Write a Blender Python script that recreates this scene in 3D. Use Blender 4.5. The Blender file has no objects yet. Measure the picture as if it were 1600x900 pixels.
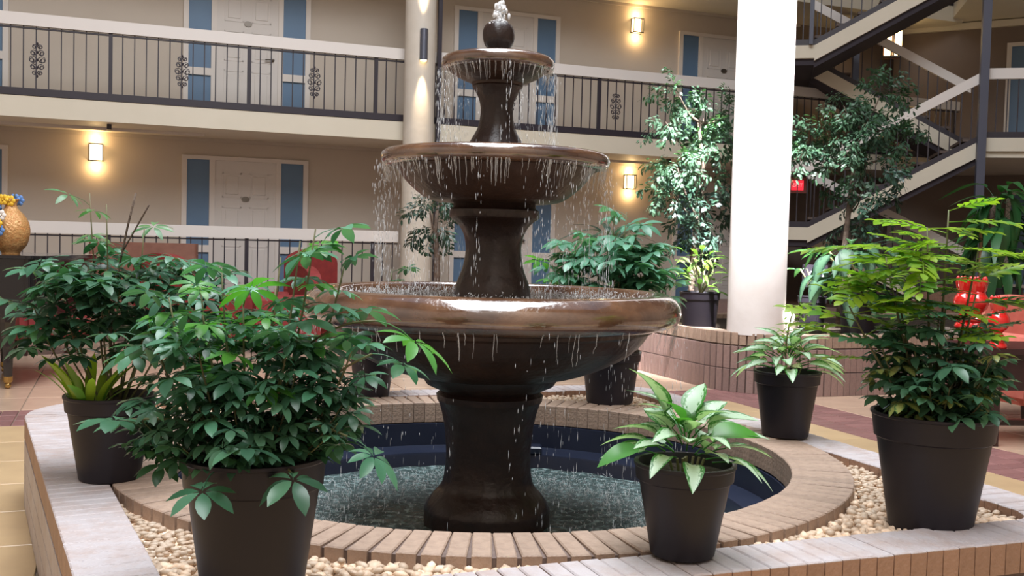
import bpy, math, random
from mathutils import Vector, Matrix, Euler, Quaternion
R = random.Random(7)
C = bpy.context.scene.collection
PI = math.pi
sc = bpy.context.scene

# ------------------------------------------------------------------ camera
HC = 1.29
th = math.atan(68/1600); ro = .026
F = Vector((0, math.cos(th), -math.sin(th))); r0 = Vector((1, 0, 0)); u0 = r0.cross(F)
cr = math.cos(ro)*r0 + math.sin(ro)*u0; cu = -math.sin(ro)*r0 + math.cos(ro)*u0
cam = bpy.data.objects.new('camera', bpy.data.cameras.new('camera')); C.objects.link(cam)
cam.data.sensor_width = 36; cam.data.lens = 36; cam.data.clip_start = .05
M = Matrix.Identity(4)
for i in range(3):
    M[i][0] = cr[i]; M[i][1] = cu[i]; M[i][2] = -F[i]
M[2][3] = HC
cam.matrix_world = M
sc.camera = cam
# ------------------------------------------------------------------ world, light, exposure
w = bpy.data.worlds.new('world'); sc.world = w; w.use_nodes = True
w.node_tree.nodes['Background'].inputs[0].default_value = (.75, .82, 1, 1)
w.node_tree.nodes['Background'].inputs[1].default_value = .55
sc.view_settings.view_transform = 'Standard'; sc.view_settings.look = 'None'
sc.view_settings.gamma = 1; sc.view_settings.exposure = -0.08
def area(name, loc, target, sx, sy, power, col):
    l = bpy.data.lights.new(name, 'AREA'); l.shape = 'RECTANGLE'; l.size = sx; l.size_y = sy
    l.energy = power; l.color = col
    o = bpy.data.objects.new(name, l); C.objects.link(o); o.location = loc
    o.rotation_euler = (Vector(target)-Vector(loc)).to_track_quat('-Z', 'Y').to_euler()
    return o
area('skylight_daylight', (0.2, 5.6, 10.5), (0.2, 5.6, 0), 5.2, 5.4, 1350, (.92, .96, 1))
sl = area('added_column_beam', (1.95, 5.6, 10.4), (2.24, 9.35, 3.6), 1.1, 1.1, 300, (.98, .97, 1)); sl.data.spread = math.radians(12)  # added narrow beam that brightens the white column, no actual roof panel
area('added_front_fill', (-.3, .2, 10.45), (-.3, .2, 0), 4.8, 4.9, 980, (.93, .96, 1))  # added overhead fill, lights plants and bowl rims from the viewer's side
def point(name, loc, power, col, rad=.04):
    l = bpy.data.lights.new(name, 'POINT'); l.energy = power; l.color = col; l.shadow_soft_size = rad
    o = bpy.data.objects.new(name, l); C.objects.link(o); o.location = loc; return o
def spot(name, loc, d, power, col, ang):
    l = bpy.data.lights.new(name, 'SPOT'); l.energy = power; l.color = col; l.spot_size = ang; l.spot_blend = .8; l.shadow_soft_size = .03
    o = bpy.data.objects.new(name, l); C.objects.link(o); o.location = loc
    o.rotation_euler = Vector(d).to_track_quat('-Z', 'Y').to_euler(); return o

# ------------------------------------------------------------------ frame of the building: a along the long wing, b away from the viewer
T = math.radians(21)
CX, CY = -.1, 4.28
def W(a, b, z=0):
    return Vector((CX + a*math.cos(T) - b*math.sin(T), CY + a*math.sin(T) + b*math.cos(T), z))

# ------------------------------------------------------------------ materials
def nd(nt, t, **k):
    n = nt.nodes.new(t)
    for a, v in k.items(): setattr(n, a, v)
    return n
def mat(name, col, rough=.6, col2=None, scale=6, rnd=0, bump=0, bscale=40, metal=0, coat=0, emit=None, estr=0, trans=0, alpha=1, detail=4, spec=.5, mid=.5, wid=.2):
    m = bpy.data.materials.new(name); m.use_nodes = True; nt = m.node_tree
    p = nt.nodes['Principled BSDF']; L = nt.links.new
    p.inputs['Roughness'].default_value = rough; p.inputs['Metallic'].default_value = metal
    p.inputs['Coat Weight'].default_value = coat; p.inputs['Coat Roughness'].default_value = .08
    p.inputs['Specular IOR Level'].default_value = spec
    p.inputs['Transmission Weight'].default_value = trans
    p.inputs['Alpha'].default_value = alpha
    p.inputs['Base Color'].default_value = (*col, 1)
    tc = nd(nt, 'ShaderNodeTexCoord'); src = None
    if col2:
        n = nd(nt, 'ShaderNodeTexNoise'); n.inputs['Scale'].default_value = scale; n.inputs['Detail'].default_value = detail
        L(tc.outputs['Object'], n.inputs['Vector'])
        cr_ = nd(nt, 'ShaderNodeValToRGB'); cr_.color_ramp.elements[0].position = mid-wid; cr_.color_ramp.elements[1].position = mid+wid
        cr_.color_ramp.elements[0].color = (*col, 1); cr_.color_ramp.elements[1].color = (*col2, 1)
        L(n.outputs['Fac'], cr_.inputs['Fac']); src = cr_.outputs['Color']
    if rnd:
        oi = nd(nt, 'ShaderNodeObjectInfo'); hs = nd(nt, 'ShaderNodeHueSaturation')
        mr = nd(nt, 'ShaderNodeMapRange'); mr.inputs['To Min'].default_value = 1-rnd; mr.inputs['To Max'].default_value = 1+rnd
        L(oi.outputs['Random'], mr.inputs['Value']); L(mr.outputs['Result'], hs.inputs['Value'])
        if src: L(src, hs.inputs['Color'])
        else: hs.inputs['Color'].default_value = (*col, 1)
        src = hs.outputs['Color']
    if src: L(src, p.inputs['Base Color'])
    if bump:
        n = nd(nt, 'ShaderNodeTexNoise'); n.inputs['Scale'].default_value = bscale; n.inputs['Detail'].default_value = 5
        L(tc.outputs['Object'], n.inputs['Vector'])
        b = nd(nt, 'ShaderNodeBump'); b.inputs['Strength'].default_value = bump; b.inputs['Distance'].default_value = .02
        L(n.outputs['Fac'], b.inputs['Height']); L(b.outputs['Normal'], p.inputs['Normal'])
    if emit:
        p.inputs['Emission Color'].default_value = (*emit, 1); p.inputs['Emission Strength'].default_value = estr
    return m
def leafmat(name, col, col2=None, trans=.35, rnd=.35, var=None, rough=.34):
    """leaf: gloss + translucency; var = pale variegation colour along the blade's middle (UV)"""
    m = mat(name, col, rough, None, rnd=rnd); nt = m.node_tree; L = nt.links.new
    p = nt.nodes['Principled BSDF']; out = nt.nodes['Material Output']
    hs = [n for n in nt.nodes if n.type == 'HUE_SAT'][0]
    oi = [n for n in nt.nodes if n.type == 'OBJECT_INFO'][0]
    src = None
    gi = nd(nt, 'ShaderNodeNewGeometry'); va = nd(nt, 'ShaderNodeMath', operation='MULTIPLY_ADD'); va.inputs[1].default_value = .45
    vb = nd(nt, 'ShaderNodeMath', operation='MULTIPLY'); vb.inputs[1].default_value = .55
    L(oi.outputs['Random'], vb.inputs[0]); L(gi.outputs['Random Per Island'], va.inputs[0]); L(vb.outputs[0], va.inputs[2])
    mr_ = [n for n in nt.nodes if n.type == 'MAP_RANGE'][0]; L(va.outputs[0], mr_.inputs['Value'])
    if col2:
        mx = nd(nt, 'ShaderNodeMix', data_type='RGBA'); mx.inputs['A'].default_value = (*col, 1); mx.inputs['B'].default_value = (*col2, 1)
        mul = nd(nt, 'ShaderNodeMath', operation='MULTIPLY'); mul.inputs[1].default_value = 7.31
        fr = nd(nt, 'ShaderNodeMath', operation='FRACT'); pw = nd(nt, 'ShaderNodeMath', operation='POWER'); pw.inputs[1].default_value = 2.2
        L(va.outputs[0], mul.inputs[0]); L(mul.outputs[0], fr.inputs[0]); L(fr.outputs[0], pw.inputs[0])
        L(pw.outputs[0], mx.inputs['Factor']); src = mx.outputs['Result']
    if var:
        tc = nd(nt, 'ShaderNodeTexCoord'); sp = nd(nt, 'ShaderNodeSeparateXYZ'); L(tc.outputs['UV'], sp.inputs[0])
        nz = nd(nt, 'ShaderNodeTexNoise'); nz.inputs['Scale'].default_value = 9; L(tc.outputs['UV'], nz.inputs['Vector'])
        ab = nd(nt, 'ShaderNodeMath', operation='SUBTRACT'); ab.inputs[1].default_value = .5; L(sp.outputs['X'], ab.inputs[0])
        a2 = nd(nt, 'ShaderNodeMath', operation='ABSOLUTE'); L(ab.outputs[0], a2.inputs[0])
        ad = nd(nt, 'ShaderNodeMath', operation='MULTIPLY_ADD'); ad.inputs[1].default_value = .8; L(nz.outputs['Fac'], ad.inputs[0]); L(a2.outputs[0], ad.inputs[2])
        rp = nd(nt, 'ShaderNodeValToRGB'); rp.color_ramp.elements[0].position = .66; rp.color_ramp.elements[1].position = .80
        rp.color_ramp.elements[0].color = (1, 1, 1, 1); rp.color_ramp.elements[1].color = (0, 0, 0, 1)
        L(ad.outputs[0], rp.inputs['Fac'])
        m2 = nd(nt, 'ShaderNodeMix', data_type='RGBA'); m2.inputs['B'].default_value = (*var, 1)
        if src: L(src, m2.inputs['A'])
        else: m2.inputs['A'].default_value = (*col, 1)
        L(rp.outputs['Color'], m2.inputs['Factor']); src = m2.outputs['Result']
    if src: L(src, hs.inputs['Color'])
    tr = nd(nt, 'ShaderNodeBsdfTranslucent'); mxs = nd(nt, 'ShaderNodeMixShader'); mxs.inputs[0].default_value = trans
    g = nd(nt, 'ShaderNodeMix', data_type='RGBA', blend_type='MULTIPLY'); g.inputs['Factor'].default_value = 1; g.inputs['B'].default_value = (1.0, 1.25, .5, 1)
    L(hs.outputs['Color'], g.inputs['A']); L(g.outputs['Result'], tr.inputs['Color'])
    L(p.outputs[0], mxs.inputs[1]); L(tr.outputs[0], mxs.inputs[2]); L(mxs.outputs[0], out.inputs['Surface'])
    return m

WALLD = mat('shade_darkened_wall_paint', (.18, .137, .112), .85, (.205, .155, .127), 1.2)  # wall colour darkened: the shade of the stair hall is put into the paint
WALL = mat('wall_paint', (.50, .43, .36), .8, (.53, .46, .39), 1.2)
FASCIA = mat('fascia_paint', (.68, .62, .50), .6, (.71, .65, .53), 2)
SOFFIT = mat('soffit_paint', (.50, .44, .38), .85)
RAILW = mat('rail_paint', (.76, .71, .67), .5)
IRON = mat('iron', (.028, .022, .032), .45)
TRIMW = mat('trim_paint', (.66, .60, .55), .6)
DOORP = mat('door_paint', (.62, .57, .53), .55)
BLUEP = mat('blue_panel_paint', (.10, .17, .27), .5, (.11, .19, .30), 2)
PEWTER = mat('pewter', (.17, .15, .13), .35, metal=.8)
COLP = mat('column_paint', (.86, .83, .82), .55, (.80, .76, .74), 5, bump=.12, bscale=14)
COLC = mat('column_cream_paint', (.66, .60, .52), .55, (.60, .54, .46), 5, bump=.1, bscale=14)
TILEY = mat('yellow_tile', (.56, .40, .225), .3, (.48, .335, .19), 5, rnd=.08)
TILEB = mat('beige_tile', (.60, .42, .30), .2, (.52, .36, .26), 5, rnd=.07)
BRICKR = mat('red_paver', (.22, .105, .10), .4, (.28, .14, .13), 25, rnd=.18)
MORTAR = mat('mortar', (.13, .09, .078), .9, (.19, .14, .12), 40)
GROUT = mat('grout', (.28, .21, .16), .8)
BRICKT = mat('tan_brick', (.40, .285, .215), .62, (.32, .225, .17), 30, rnd=.13, bump=.25, bscale=90)
PLBRICK = mat('planter_brick', (.29, .195, .17), .7, (.25, .165, .145), 30, rnd=.12, bump=.25, bscale=90)
def cap_brick_mat():
    m = mat('limed_brick', (.38, .23, .16), .5, (.32, .19, .13), 30, rnd=.1, bump=.25, bscale=80)
    nt = m.node_tree; L = nt.links.new; p = nt.nodes['Principled BSDF']
    hs = [n for n in nt.nodes if n.type == 'HUE_SAT'][0]
    geo = nd(nt, 'ShaderNodeNewGeometry'); 
    tc = nd(nt, 'ShaderNodeTexCoord'); sp = nd(nt, 'ShaderNodeSeparateXYZ'); L(tc.outputs['Object'], sp.inputs[0])
    top = nd(nt, 'ShaderNodeMath', operation='GREATER_THAN'); top.inputs[1].default_value = -.006; L(sp.outputs['Z'], top.inputs[0])
    n = nd(nt, 'ShaderNodeTexNoise'); n.inputs['Scale'].default_value = 7; n.inputs['Detail'].default_value = 6; n.inputs['Roughness'].default_value = .7
    L(geo.outputs['Position'], n.inputs['Vector'])
    rp = nd(nt, 'ShaderNodeValToRGB'); rp.color_ramp.elements[0].position = .36; rp.color_ramp.elements[1].position = .58
    rp.color_ramp.elements[0].color = (.6, .6, .6, 1); L(n.outputs['Fac'], rp.inputs['Fac'])
    mu = nd(nt, 'ShaderNodeMath', operation='MULTIPLY'); L(rp.outputs['Color'], mu.inputs[0]); L(top.outputs[0], mu.inputs[1])
    mx = nd(nt, 'ShaderNodeMix', data_type='RGBA'); L(mu.outputs[0], mx.inputs['Factor']); L(hs.outputs['Color'], mx.inputs['A'])
    mx.inputs['B'].default_value = (.50, .455, .465, 1); L(mx.outputs['Result'], p.inputs['Base Color'])
    return m
CAPB = cap_brick_mat()
LINER = mat('pool_liner', (.012, .016, .032), .3, (.02, .026, .05), 3)
PEBBLE = mat('pebble', (.60, .41, .27), .55, (.80, .66, .52), 30, rnd=.32)
POT = mat('pot_plastic', (.0125, .0100, .0150), .46, (.016, .013, .0185), 4, spec=.35)
SOIL = mat('soil', (.025, .016, .010), .95, (.05, .033, .02), 60, bump=.8, bscale=60)
STONE = mat('wet_stone', (.026, .014, .011), .36, (.068, .036, .025), 5, coat=.0, spec=.35, bump=.35, bscale=18, detail=6)
STONER = mat('wet_rim_stone', (.060, .027, .018), .13, (.20, .10, .052), 6, coat=.9, bump=.35, bscale=22, detail=6)
STONER.node_tree.nodes['Principled BSDF'].inputs['Coat IOR'].default_value = 2.1
STONEP = mat('pedestal_stone', (.017, .009, .008), .36, (.042, .022, .016), 6, coat=.0, bump=.4, bscale=16, detail=6)
def water_mat(name, col, bs, bstr, foam=None, thr=.55):
    m = mat(name, col, .06, spec=.8); nt = m.node_tree; L = nt.links.new; p = nt.nodes['Principled BSDF']
    tc = nd(nt, 'ShaderNodeTexCoord'); n = nd(nt, 'ShaderNodeTexNoise'); n.inputs['Scale'].default_value = bs; n.inputs['Detail'].default_value = 6
    n.inputs['Roughness'].default_value = .65
    L(tc.outputs['Object'], n.inputs['Vector']); b = nd(nt, 'ShaderNodeBump'); b.inputs['Strength'].default_value = bstr; b.inputs['Distance'].default_value = .03
    L(n.outputs['Fac'], b.inputs['Height']); L(b.outputs['Normal'], p.inputs['Normal'])
    if foam:
        rp = nd(nt, 'ShaderNodeValToRGB'); rp.color_ramp.elements[0].position = thr; rp.color_ramp.elements[1].position = thr+.13
        rp.color_ramp.elements[0].color = (*col, 1); rp.color_ramp.elements[1].color = (*foam, 1)
        L(n.outputs['Fac'], rp.inputs['Fac']); L(rp.outputs['Color'], p.inputs['Base Color'])
    return m
WATER = water_mat('pool_water', (.05, .095, .09), 26, .9, (.34, .48, .48), .50)
BWATER = water_mat('bowl_water', (.08, .065, .05), 32, 1.0, (.32, .31, .29), .56)
def drop_mat(name, tr):
    m = bpy.data.materials.new(name); m.use_nodes = True; nt = m.node_tree; L = nt.links.new
    p = nt.nodes['Principled BSDF']; p.inputs['Base Color'].default_value = (.93, .95, .97, 1); p.inputs['Roughness'].default_value = .12
    p.inputs['Specular IOR Level'].default_value = .9
    t = nd(nt, 'ShaderNodeBsdfTransparent'); mx = nd(nt, 'ShaderNodeMixShader'); mx.inputs[0].default_value = tr
    L(p.outputs[0], mx.inputs[1]); L(t.outputs[0], mx.inputs[2]); L(mx.outputs[0], nt.nodes['Material Output'].inputs['Surface'])
    return m
DROP = drop_mat('water_drops', .45)
VEIL = drop_mat('water_veil', .72)
FOAM = drop_mat('water_foam', .1)
BLACK = mat('piano_lacquer', (.006, .006, .008), .12, coat=.6)
BRASS = mat('brass', (.5, .33, .12), .3, metal=1)
MAHOG = mat('mahogany', (.022, .007, .008), .35, (.036, .011, .011), 8)
BROWNW = mat('brown_leather', (.20, .085, .06), .5, (.26, .12, .085), 9)
REDF = mat('red_upholstery', (.20, .022, .022), .7, (.27, .03, .028), 12)
CORAL = mat('coral_upholstery', (.62, .16, .12), .75, (.68, .2, .15), 14)
REDC = mat('red_ceramic', (.62, .015, .012), .08, coat=.7)
WICKER = mat('brown_wicker', (.16, .08, .05), .7, (.24, .13, .08), 60, bump=.5, bscale=120)
GOLD = mat('gilded_vase', (.50, .22, .07), .3, (.62, .36, .14), 30, bump=.6, bscale=60, metal=.2)
BARK = mat('bark', (.085, .058, .045), .85, (.14, .10, .075), 25, bump=.5, bscale=50)
STEMG = mat('green_stem', (.10, .14, .05), .6, (.16, .12, .06), 12)
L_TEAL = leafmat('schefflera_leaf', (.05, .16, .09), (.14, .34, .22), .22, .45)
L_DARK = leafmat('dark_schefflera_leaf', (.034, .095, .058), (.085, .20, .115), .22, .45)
L_BRIGHT = leafmat('bright_schefflera_leaf', (.09, .30, .04), (.10, .30, .10), .4, .25)
L_LIME = leafmat('lime_leaf', (.30, .44, .04), (.12, .30, .05), .45, .25)
L_YELV = leafmat('yellow_variegated_leaf', (.030, .075, .03), (.06, .13, .05), .2, .4, var=(.26, .28, .09))
L_AGLA = leafmat('silver_leaf', (.04, .17, .035), (.06, .24, .04), .3, .2, var=(.50, .66, .50))
L_DIEF = leafmat('dieffenbachia_leaf', (.018, .06, .035), None, .3, .3, var=(.09, .19, .11), rough=.5)
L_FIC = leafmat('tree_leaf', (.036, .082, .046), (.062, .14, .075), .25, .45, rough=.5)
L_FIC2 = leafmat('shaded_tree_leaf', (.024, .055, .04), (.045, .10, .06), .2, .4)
L_STRAP = leafmat('strap_leaf', (.02, .09, .03), (.04, .15, .04), .3, .3)
LAMPG = mat('lamp_glass', (1, .85, .6), .5, emit=(1, .74, .36), estr=7)
LAMPD = mat('dim_lamp_glass', (1, .8, .5), .5, emit=(1, .66, .30), estr=2.2)
GLOBE = mat('globe_glass', (1, .95, .85), .5, emit=(1, .9, .75), estr=8)
DISC = mat('uplight_lens', (1, .9, .7), .5, emit=(1, .9, .75), estr=3.2)
EXITM = mat('exit_red', (.6, .02, .03), .5, emit=(1, .03, .06), estr=.9)
EXITB = mat('exit_box', (.20, .05, .035), .6)
SCREEN = mat('screen_text', (.7, .8, .9), .5, emit=(.7, .8, 1), estr=.6)
STEEL = mat('blue_grey_steel', (.07, .075, .11), .45)
FIXTURE = mat('grey_fixture', (.13, .14, .18), .35, metal=.5)
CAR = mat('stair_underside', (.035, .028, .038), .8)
TREADM = mat('stair_tread', (.12, .085, .07), .7)
CARPET = mat('hall_floor', (.25, .16, .13), .8, (.3, .2, .16), 10)
FLW = {k: mat('petal_'+k, v, .6) for k, v in dict(yellow=(.8, .5, .04), blue=(.12, .25, .55), red=(.7, .1, .06), white=(.8, .75, .7), orange=(.85, .3, .12)).items()}

# ------------------------------------------------------------------ mesh helpers
class MB:
    def __init__(s): s.v = []; s.f = []; s.uv = []
    def add(s, vs, fs, uv=None):
        o = len(s.v); s.v += [tuple(p) for p in vs]; s.f += [tuple(i+o for i in f) for f in fs]
        s.uv += uv if uv else [(0, 0)]*len(vs)
        return s
    def box(s, x0, x1, y0, y1, z0, z1, tf=None):
        vs = [Vector(p) for p in ((x0,y0,z0),(x1,y0,z0),(x1,y1,z0),(x0,y1,z0),(x0,y0,z1),(x1,y0,z1),(x1,y1,z1),(x0,y1,z1))]
        if tf: vs = [tf(p) for p in vs]
        return s.add(vs, [(0,3,2,1),(4,5,6,7),(0,1,5,4),(1,2,6,5),(2,3,7,6),(3,0,4,7)])
    def abox(s, a0, a1, b0, b1, z0, z1):
        return s.box(a0, a1, b0, b1, z0, z1, lambda p: W(p.x, p.y, p.z))
    def cbox(s, x0, x1, y0, y1, z0, z1, c, tf=None):
        """box with chamfered top edges and vertical corners kept: 12 verts"""
        vs = [(x0,y0,z0),(x1,y0,z0),(x1,y1,z0),(x0,y1,z0),(x0,y0,z1-c),(x1,y0,z1-c),(x1,y1,z1-c),(x0,y1,z1-c),
              (x0+c,y0+c,z1),(x1-c,y0+c,z1),(x1-c,y1-c,z1),(x0+c,y1-c,z1)]
        vs = [Vector(p) for p in vs]
        if tf: vs = [tf(p) for p in vs]
        return s.add(vs, [(0,3,2,1),(0,1,5,4),(1,2,6,5),(2,3,7,6),(3,0,4,7),(4,5,9,8),(5,6,10,9),(6,7,11,10),(7,4,8,11),(8,9,10,11)])
    def tube(s, pts, rad, n=6, cap=True):
        pts = [Vector(p) for p in pts]; m = len(pts)
        rad = rad if isinstance(rad, (list, tuple)) else [rad]*m
        o = len(s.v); vs = []; prev = None
        for i, p in enumerate(pts):
            d = (pts[min(i+1, m-1)]-pts[max(i-1, 0)])
            d = d.normalized() if d.length > 1e-9 else Vector((0, 0, 1))
            if prev is None:
                x = d.orthogonal().normalized()
            else:
                x = prev - d*prev.dot(d); x = x.normalized() if x.length > 1e-6 else d.orthogonal().normalized()
            prev = x; y = d.cross(x)
            for k in range(n):
                a = 2*PI*k/n; vs.append(p + (x*math.cos(a)+y*math.sin(a))*rad[i])
        fs = [(i*n+k, i*n+(k+1) % n, (i+1)*n+(k+1) % n, (i+1)*n+k) for i in range(m-1) for k in range(n)]
        if cap: fs += [tuple(range(n))[::-1], tuple((m-1)*n+k for k in range(n))]
        return s.add(vs, fs)
    def lathe(s, prof, n=48, c=(0, 0, 0), mod=None, close=True):
        c = Vector(c); vs = []
        for r, z in prof:
            for k in range(n):
                t = 2*PI*k/n; rr = r*(mod(t, z) if mod else 1)
                vs.append(c + Vector((rr*math.cos(t), rr*math.sin(t), z)))
        m = len(prof)
        fs = [(i*n+k, i*n+(k+1) % n, (i+1)*n+(k+1) % n, (i+1)*n+k) for i in range(m-1) for k in range(n)]
        if close: fs += [tuple(range(n))[::-1], tuple((m-1)*n+k for k in range(n))]
        return s.add(vs, fs)
    def prism(s, poly, z0, z1, tf=None):
        n = len(poly); vs = [Vector((x, y, z)) for z in (z0, z1) for x, y in poly]
        if tf: vs = [tf(p) for p in vs]
        return s.add(vs, [tuple(range(n))[::-1], tuple(range(n, 2*n))] + [(i, (i+1) % n, n+(i+1) % n, n+i) for i in range(n)])
    def slab(s, poly3, off):
        """planar outline poly3 extruded by the vector off"""
        n = len(poly3); off = Vector(off); vs = [Vector(p) for p in poly3]; vs += [p+off for p in vs]
        return s.add(vs, [tuple(range(n))[::-1], tuple(range(n, 2*n))] + [(i, (i+1) % n, n+(i+1) % n, n+i) for i in range(n)])
    def blob(s, c, r, nu=8, nv=5, jit=0):
        c = Vector(c); r = r if isinstance(r, (tuple, list)) else (r, r, r); vs = [c+Vector((0, 0, -r[2]))]
        for i in range(1, nv):
            ph = -PI/2+PI*i/nv
            for k in range(nu):
                t = 2*PI*k/nu; j = 1+R.uniform(-jit, jit)
                vs.append(c+Vector((r[0]*math.cos(ph)*math.cos(t)*j, r[1]*math.cos(ph)*math.sin(t)*j, r[2]*math.sin(ph)*j)))
        vs.append(c+Vector((0, 0, r[2]))); N = len(vs)-1
        fs = [(0, 1+(k+1) % nu, 1+k) for k in range(nu)]
        for i in range(nv-2):
            fs += [(1+i*nu+k, 1+i*nu+(k+1) % nu, 1+(i+1)*nu+(k+1) % nu, 1+(i+1)*nu+k) for k in range(nu)]
        fs += [(1+(nv-2)*nu+k, 1+(nv-2)*nu+(k+1) % nu, N) for k in range(nu)]
        return s.add(vs, fs)
    def mesh(s, name, m, smooth=False):
        me = bpy.data.meshes.new(name); me.from_pydata(s.v, [], s.f)
        if any(u != (0, 0) for u in s.uv):
            uvl = me.uv_layers.new(name='uv'); 
            for l in me.loops: uvl.data[l.index].uv = s.uv[l.vertex_index]
        me.materials.append(m)
        if smooth:
            me.polygons.foreach_set('use_smooth', [True]*len(me.polygons))
        me.update(); return me
    def build(s, name, m, parent=None, smooth=False, **k):
        return link(name, s.mesh(name, m, smooth), parent, **k)
def link(name, me, parent=None, loc=None, rot=None, scale=None, **props):
    o = bpy.data.objects.new(name, me); C.objects.link(o)
    if parent: o.parent = parent
    if loc is not None: o.location = loc
    if rot is not None:
        if isinstance(rot, Quaternion): o.rotation_mode = 'QUATERNION'; o.rotation_quaternion = rot
        else: o.rotation_euler = rot
    if scale is not None: o.scale = (scale,)*3 if isinstance(scale, (int, float)) else scale
    for a, v in props.items(): o[a] = v
    return o
def thing(name, label, cat, loc=(0, 0, 0), rotz=0, group=None):
    o = bpy.data.objects.new(name, None); C.objects.link(o); o.location = loc; o.rotation_euler = (0, 0, rotz)
    o['label'] = label; o['category'] = cat
    if group: o['group'] = group
    return o
def tag(o, label, cat, group=None):
    o['label'] = label; o['category'] = cat
    if group: o['group'] = group
    return o
def struct(name, mb, m, smooth=False): return mb.build(name, m, None, smooth, kind='structure')
def autosmooth(o, ang=40):
    me = o.data; me.polygons.foreach_set('use_smooth', [True]*len(me.polygons))
    try: me.set_sharp_from_angle(angle=math.radians(ang))
    except Exception: pass
    return o

# ================================================================== SETTING
# ---- floor: sub-slab plus tiles and red brick band in a square round the fountain
fl = struct('floor', MB().abox(-14, 22, -16, 14, -.10, -.012), GROUT)
def tiles(name, w_, d_, m, gap, rects, h=.012):
    """rects: list of (a,b) lower corners; the ones nearest the viewer are single parts, the rest one part"""
    me = MB().cbox(gap/2, w_-gap/2, gap/2, d_-gap/2, -.012, h-.012, .003).mesh(name, m)
    def vis(p):
        q = W(p[0]+w_/2, p[1]+d_/2); 
        if q.y < 1: return 1e9
        return q.length + (0 if abs(q.x/q.y) < .56 else 50)
    rects = sorted(rects, key=vis)
    for a, b in rects[:290]:
        link(name, me, fl, loc=W(a, b, 0), rot=(0, 0, T))
    if rects[290:]:
        mb = MB()
        for a, b in rects[290:]: mb.abox(a+gap/2, a+w_-gap/2, b+gap/2, b+d_-gap/2, -.012, h-.012)
        mb.build(name, m, fl, kind='stuff')
rr = []
for i in range(12):
    for j in range(12):
        a, b = -3.45+i*.575, -3.45+j*.575
        if not (-1.95 < a and a+.575 < 1.75 and -1.72 < b and b+.575 < 1.8): rr.append((a, b))
tiles('floor_tile', .575, .575, TILEY, .008, rr)
rb = []; rb2 = []
n1 = int(8.2/.11)
for k in range(3):
    y = 3.45+k*.2167
    for i in range(int(8.2/.1108)):
        a = -4.1+i*.1108
        rb.append((a, y)); rb.append((a, -y-.2167))
for k in range(3):
    x = 3.45+k*.2167
    for i in range(int(6.9/.1108)):
        b = -3.45+i*.1113
        rb2.append((x, b)); rb2.append((-x-.2167, b))
tiles('red_paver', .1108, .2167, BRICKR, .008, rb)
tiles('red_paver', .2167, .1113, BRICKR, .008, rb2)
# the beige field is laid in rectangles round the red band so nothing overlaps
rr2 = []
for j in range(11):                       # beside the band, b from 4.1 up to the raised walkway
    for i in range(-13, 17): rr2.append((i*.6-.3, 4.1+.6*j))
for j in range(-12, 7):                   # left and right of the band
    for i in range(10):
        rr2.append((4.1+.6*i, 4.1-.6*(j+13)))
        rr2.append((-4.7-.6*i, 4.1-.6*(j+13)))
tiles('beige_tile', .6, .6, TILEB, .008, rr2)

# ---- long wing (b = 10.82 railing line, b = 12.32 door wall)
B0, BW = 10.82, 12.32
struct('trim_1', MB().abox(-9, 16.5, B0+.02, BW, 0, .38), PLBRICK)      # raised lower walkway
struct('wall_stair', MB().abox(9.75, 13.3, BW, BW+.2, 0, 10.6), WALLD)  # continues wall_back, with the shade behind the stairs put into its colour
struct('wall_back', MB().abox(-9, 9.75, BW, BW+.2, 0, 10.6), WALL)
struct('trim_2', MB().abox(-9, 13.0, B0, BW, 2.79, 3.065), FASCIA)
struct('trim_3', MB().abox(-9, 13.0, B0, BW, 5.58, 5.86), FASCIA)
struct('trim_4', MB().abox(-9, 13.0, B0, BW, 8.4, 8.7), FASCIA)
struct('trim_5', MB().abox(-9, 10.5, BW-.03, BW, 2.735, 2.79).abox(-9, 10.5, BW-.05, BW, 5.53, 5.58), SOFFIT)
struct('trim_6', MB().abox(2.5, 10.5, 11.9, 11.96, 2.75, 2.79).abox(-9, -.3, 11.6, 11.66, 2.75, 2.79), TRIMW)
# other sides of the atrium (outside the view, they close the room)
struct('wall_left', MB().abox(-9.2, -9, -7, 14, 0, 10.6), WALL)
struct('wall_right', MB().abox(16, 16.2, -7, 14, 0, 10.6), WALL)
struct('wall_front', MB().abox(-9.2, 16.2, -7.2, -7, 0, 10.6), WALL)
struct('ceiling', MB().abox(-9.2, -4, -7, 14, 10.6, 10.8).abox(8, 16.2, -7, 14, 10.6, 10.8).abox(-4, 8, 7.5, 14, 10.6, 10.8).abox(-4, 8, -7, -4, 10.6, 10.8), SOFFIT)

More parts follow.
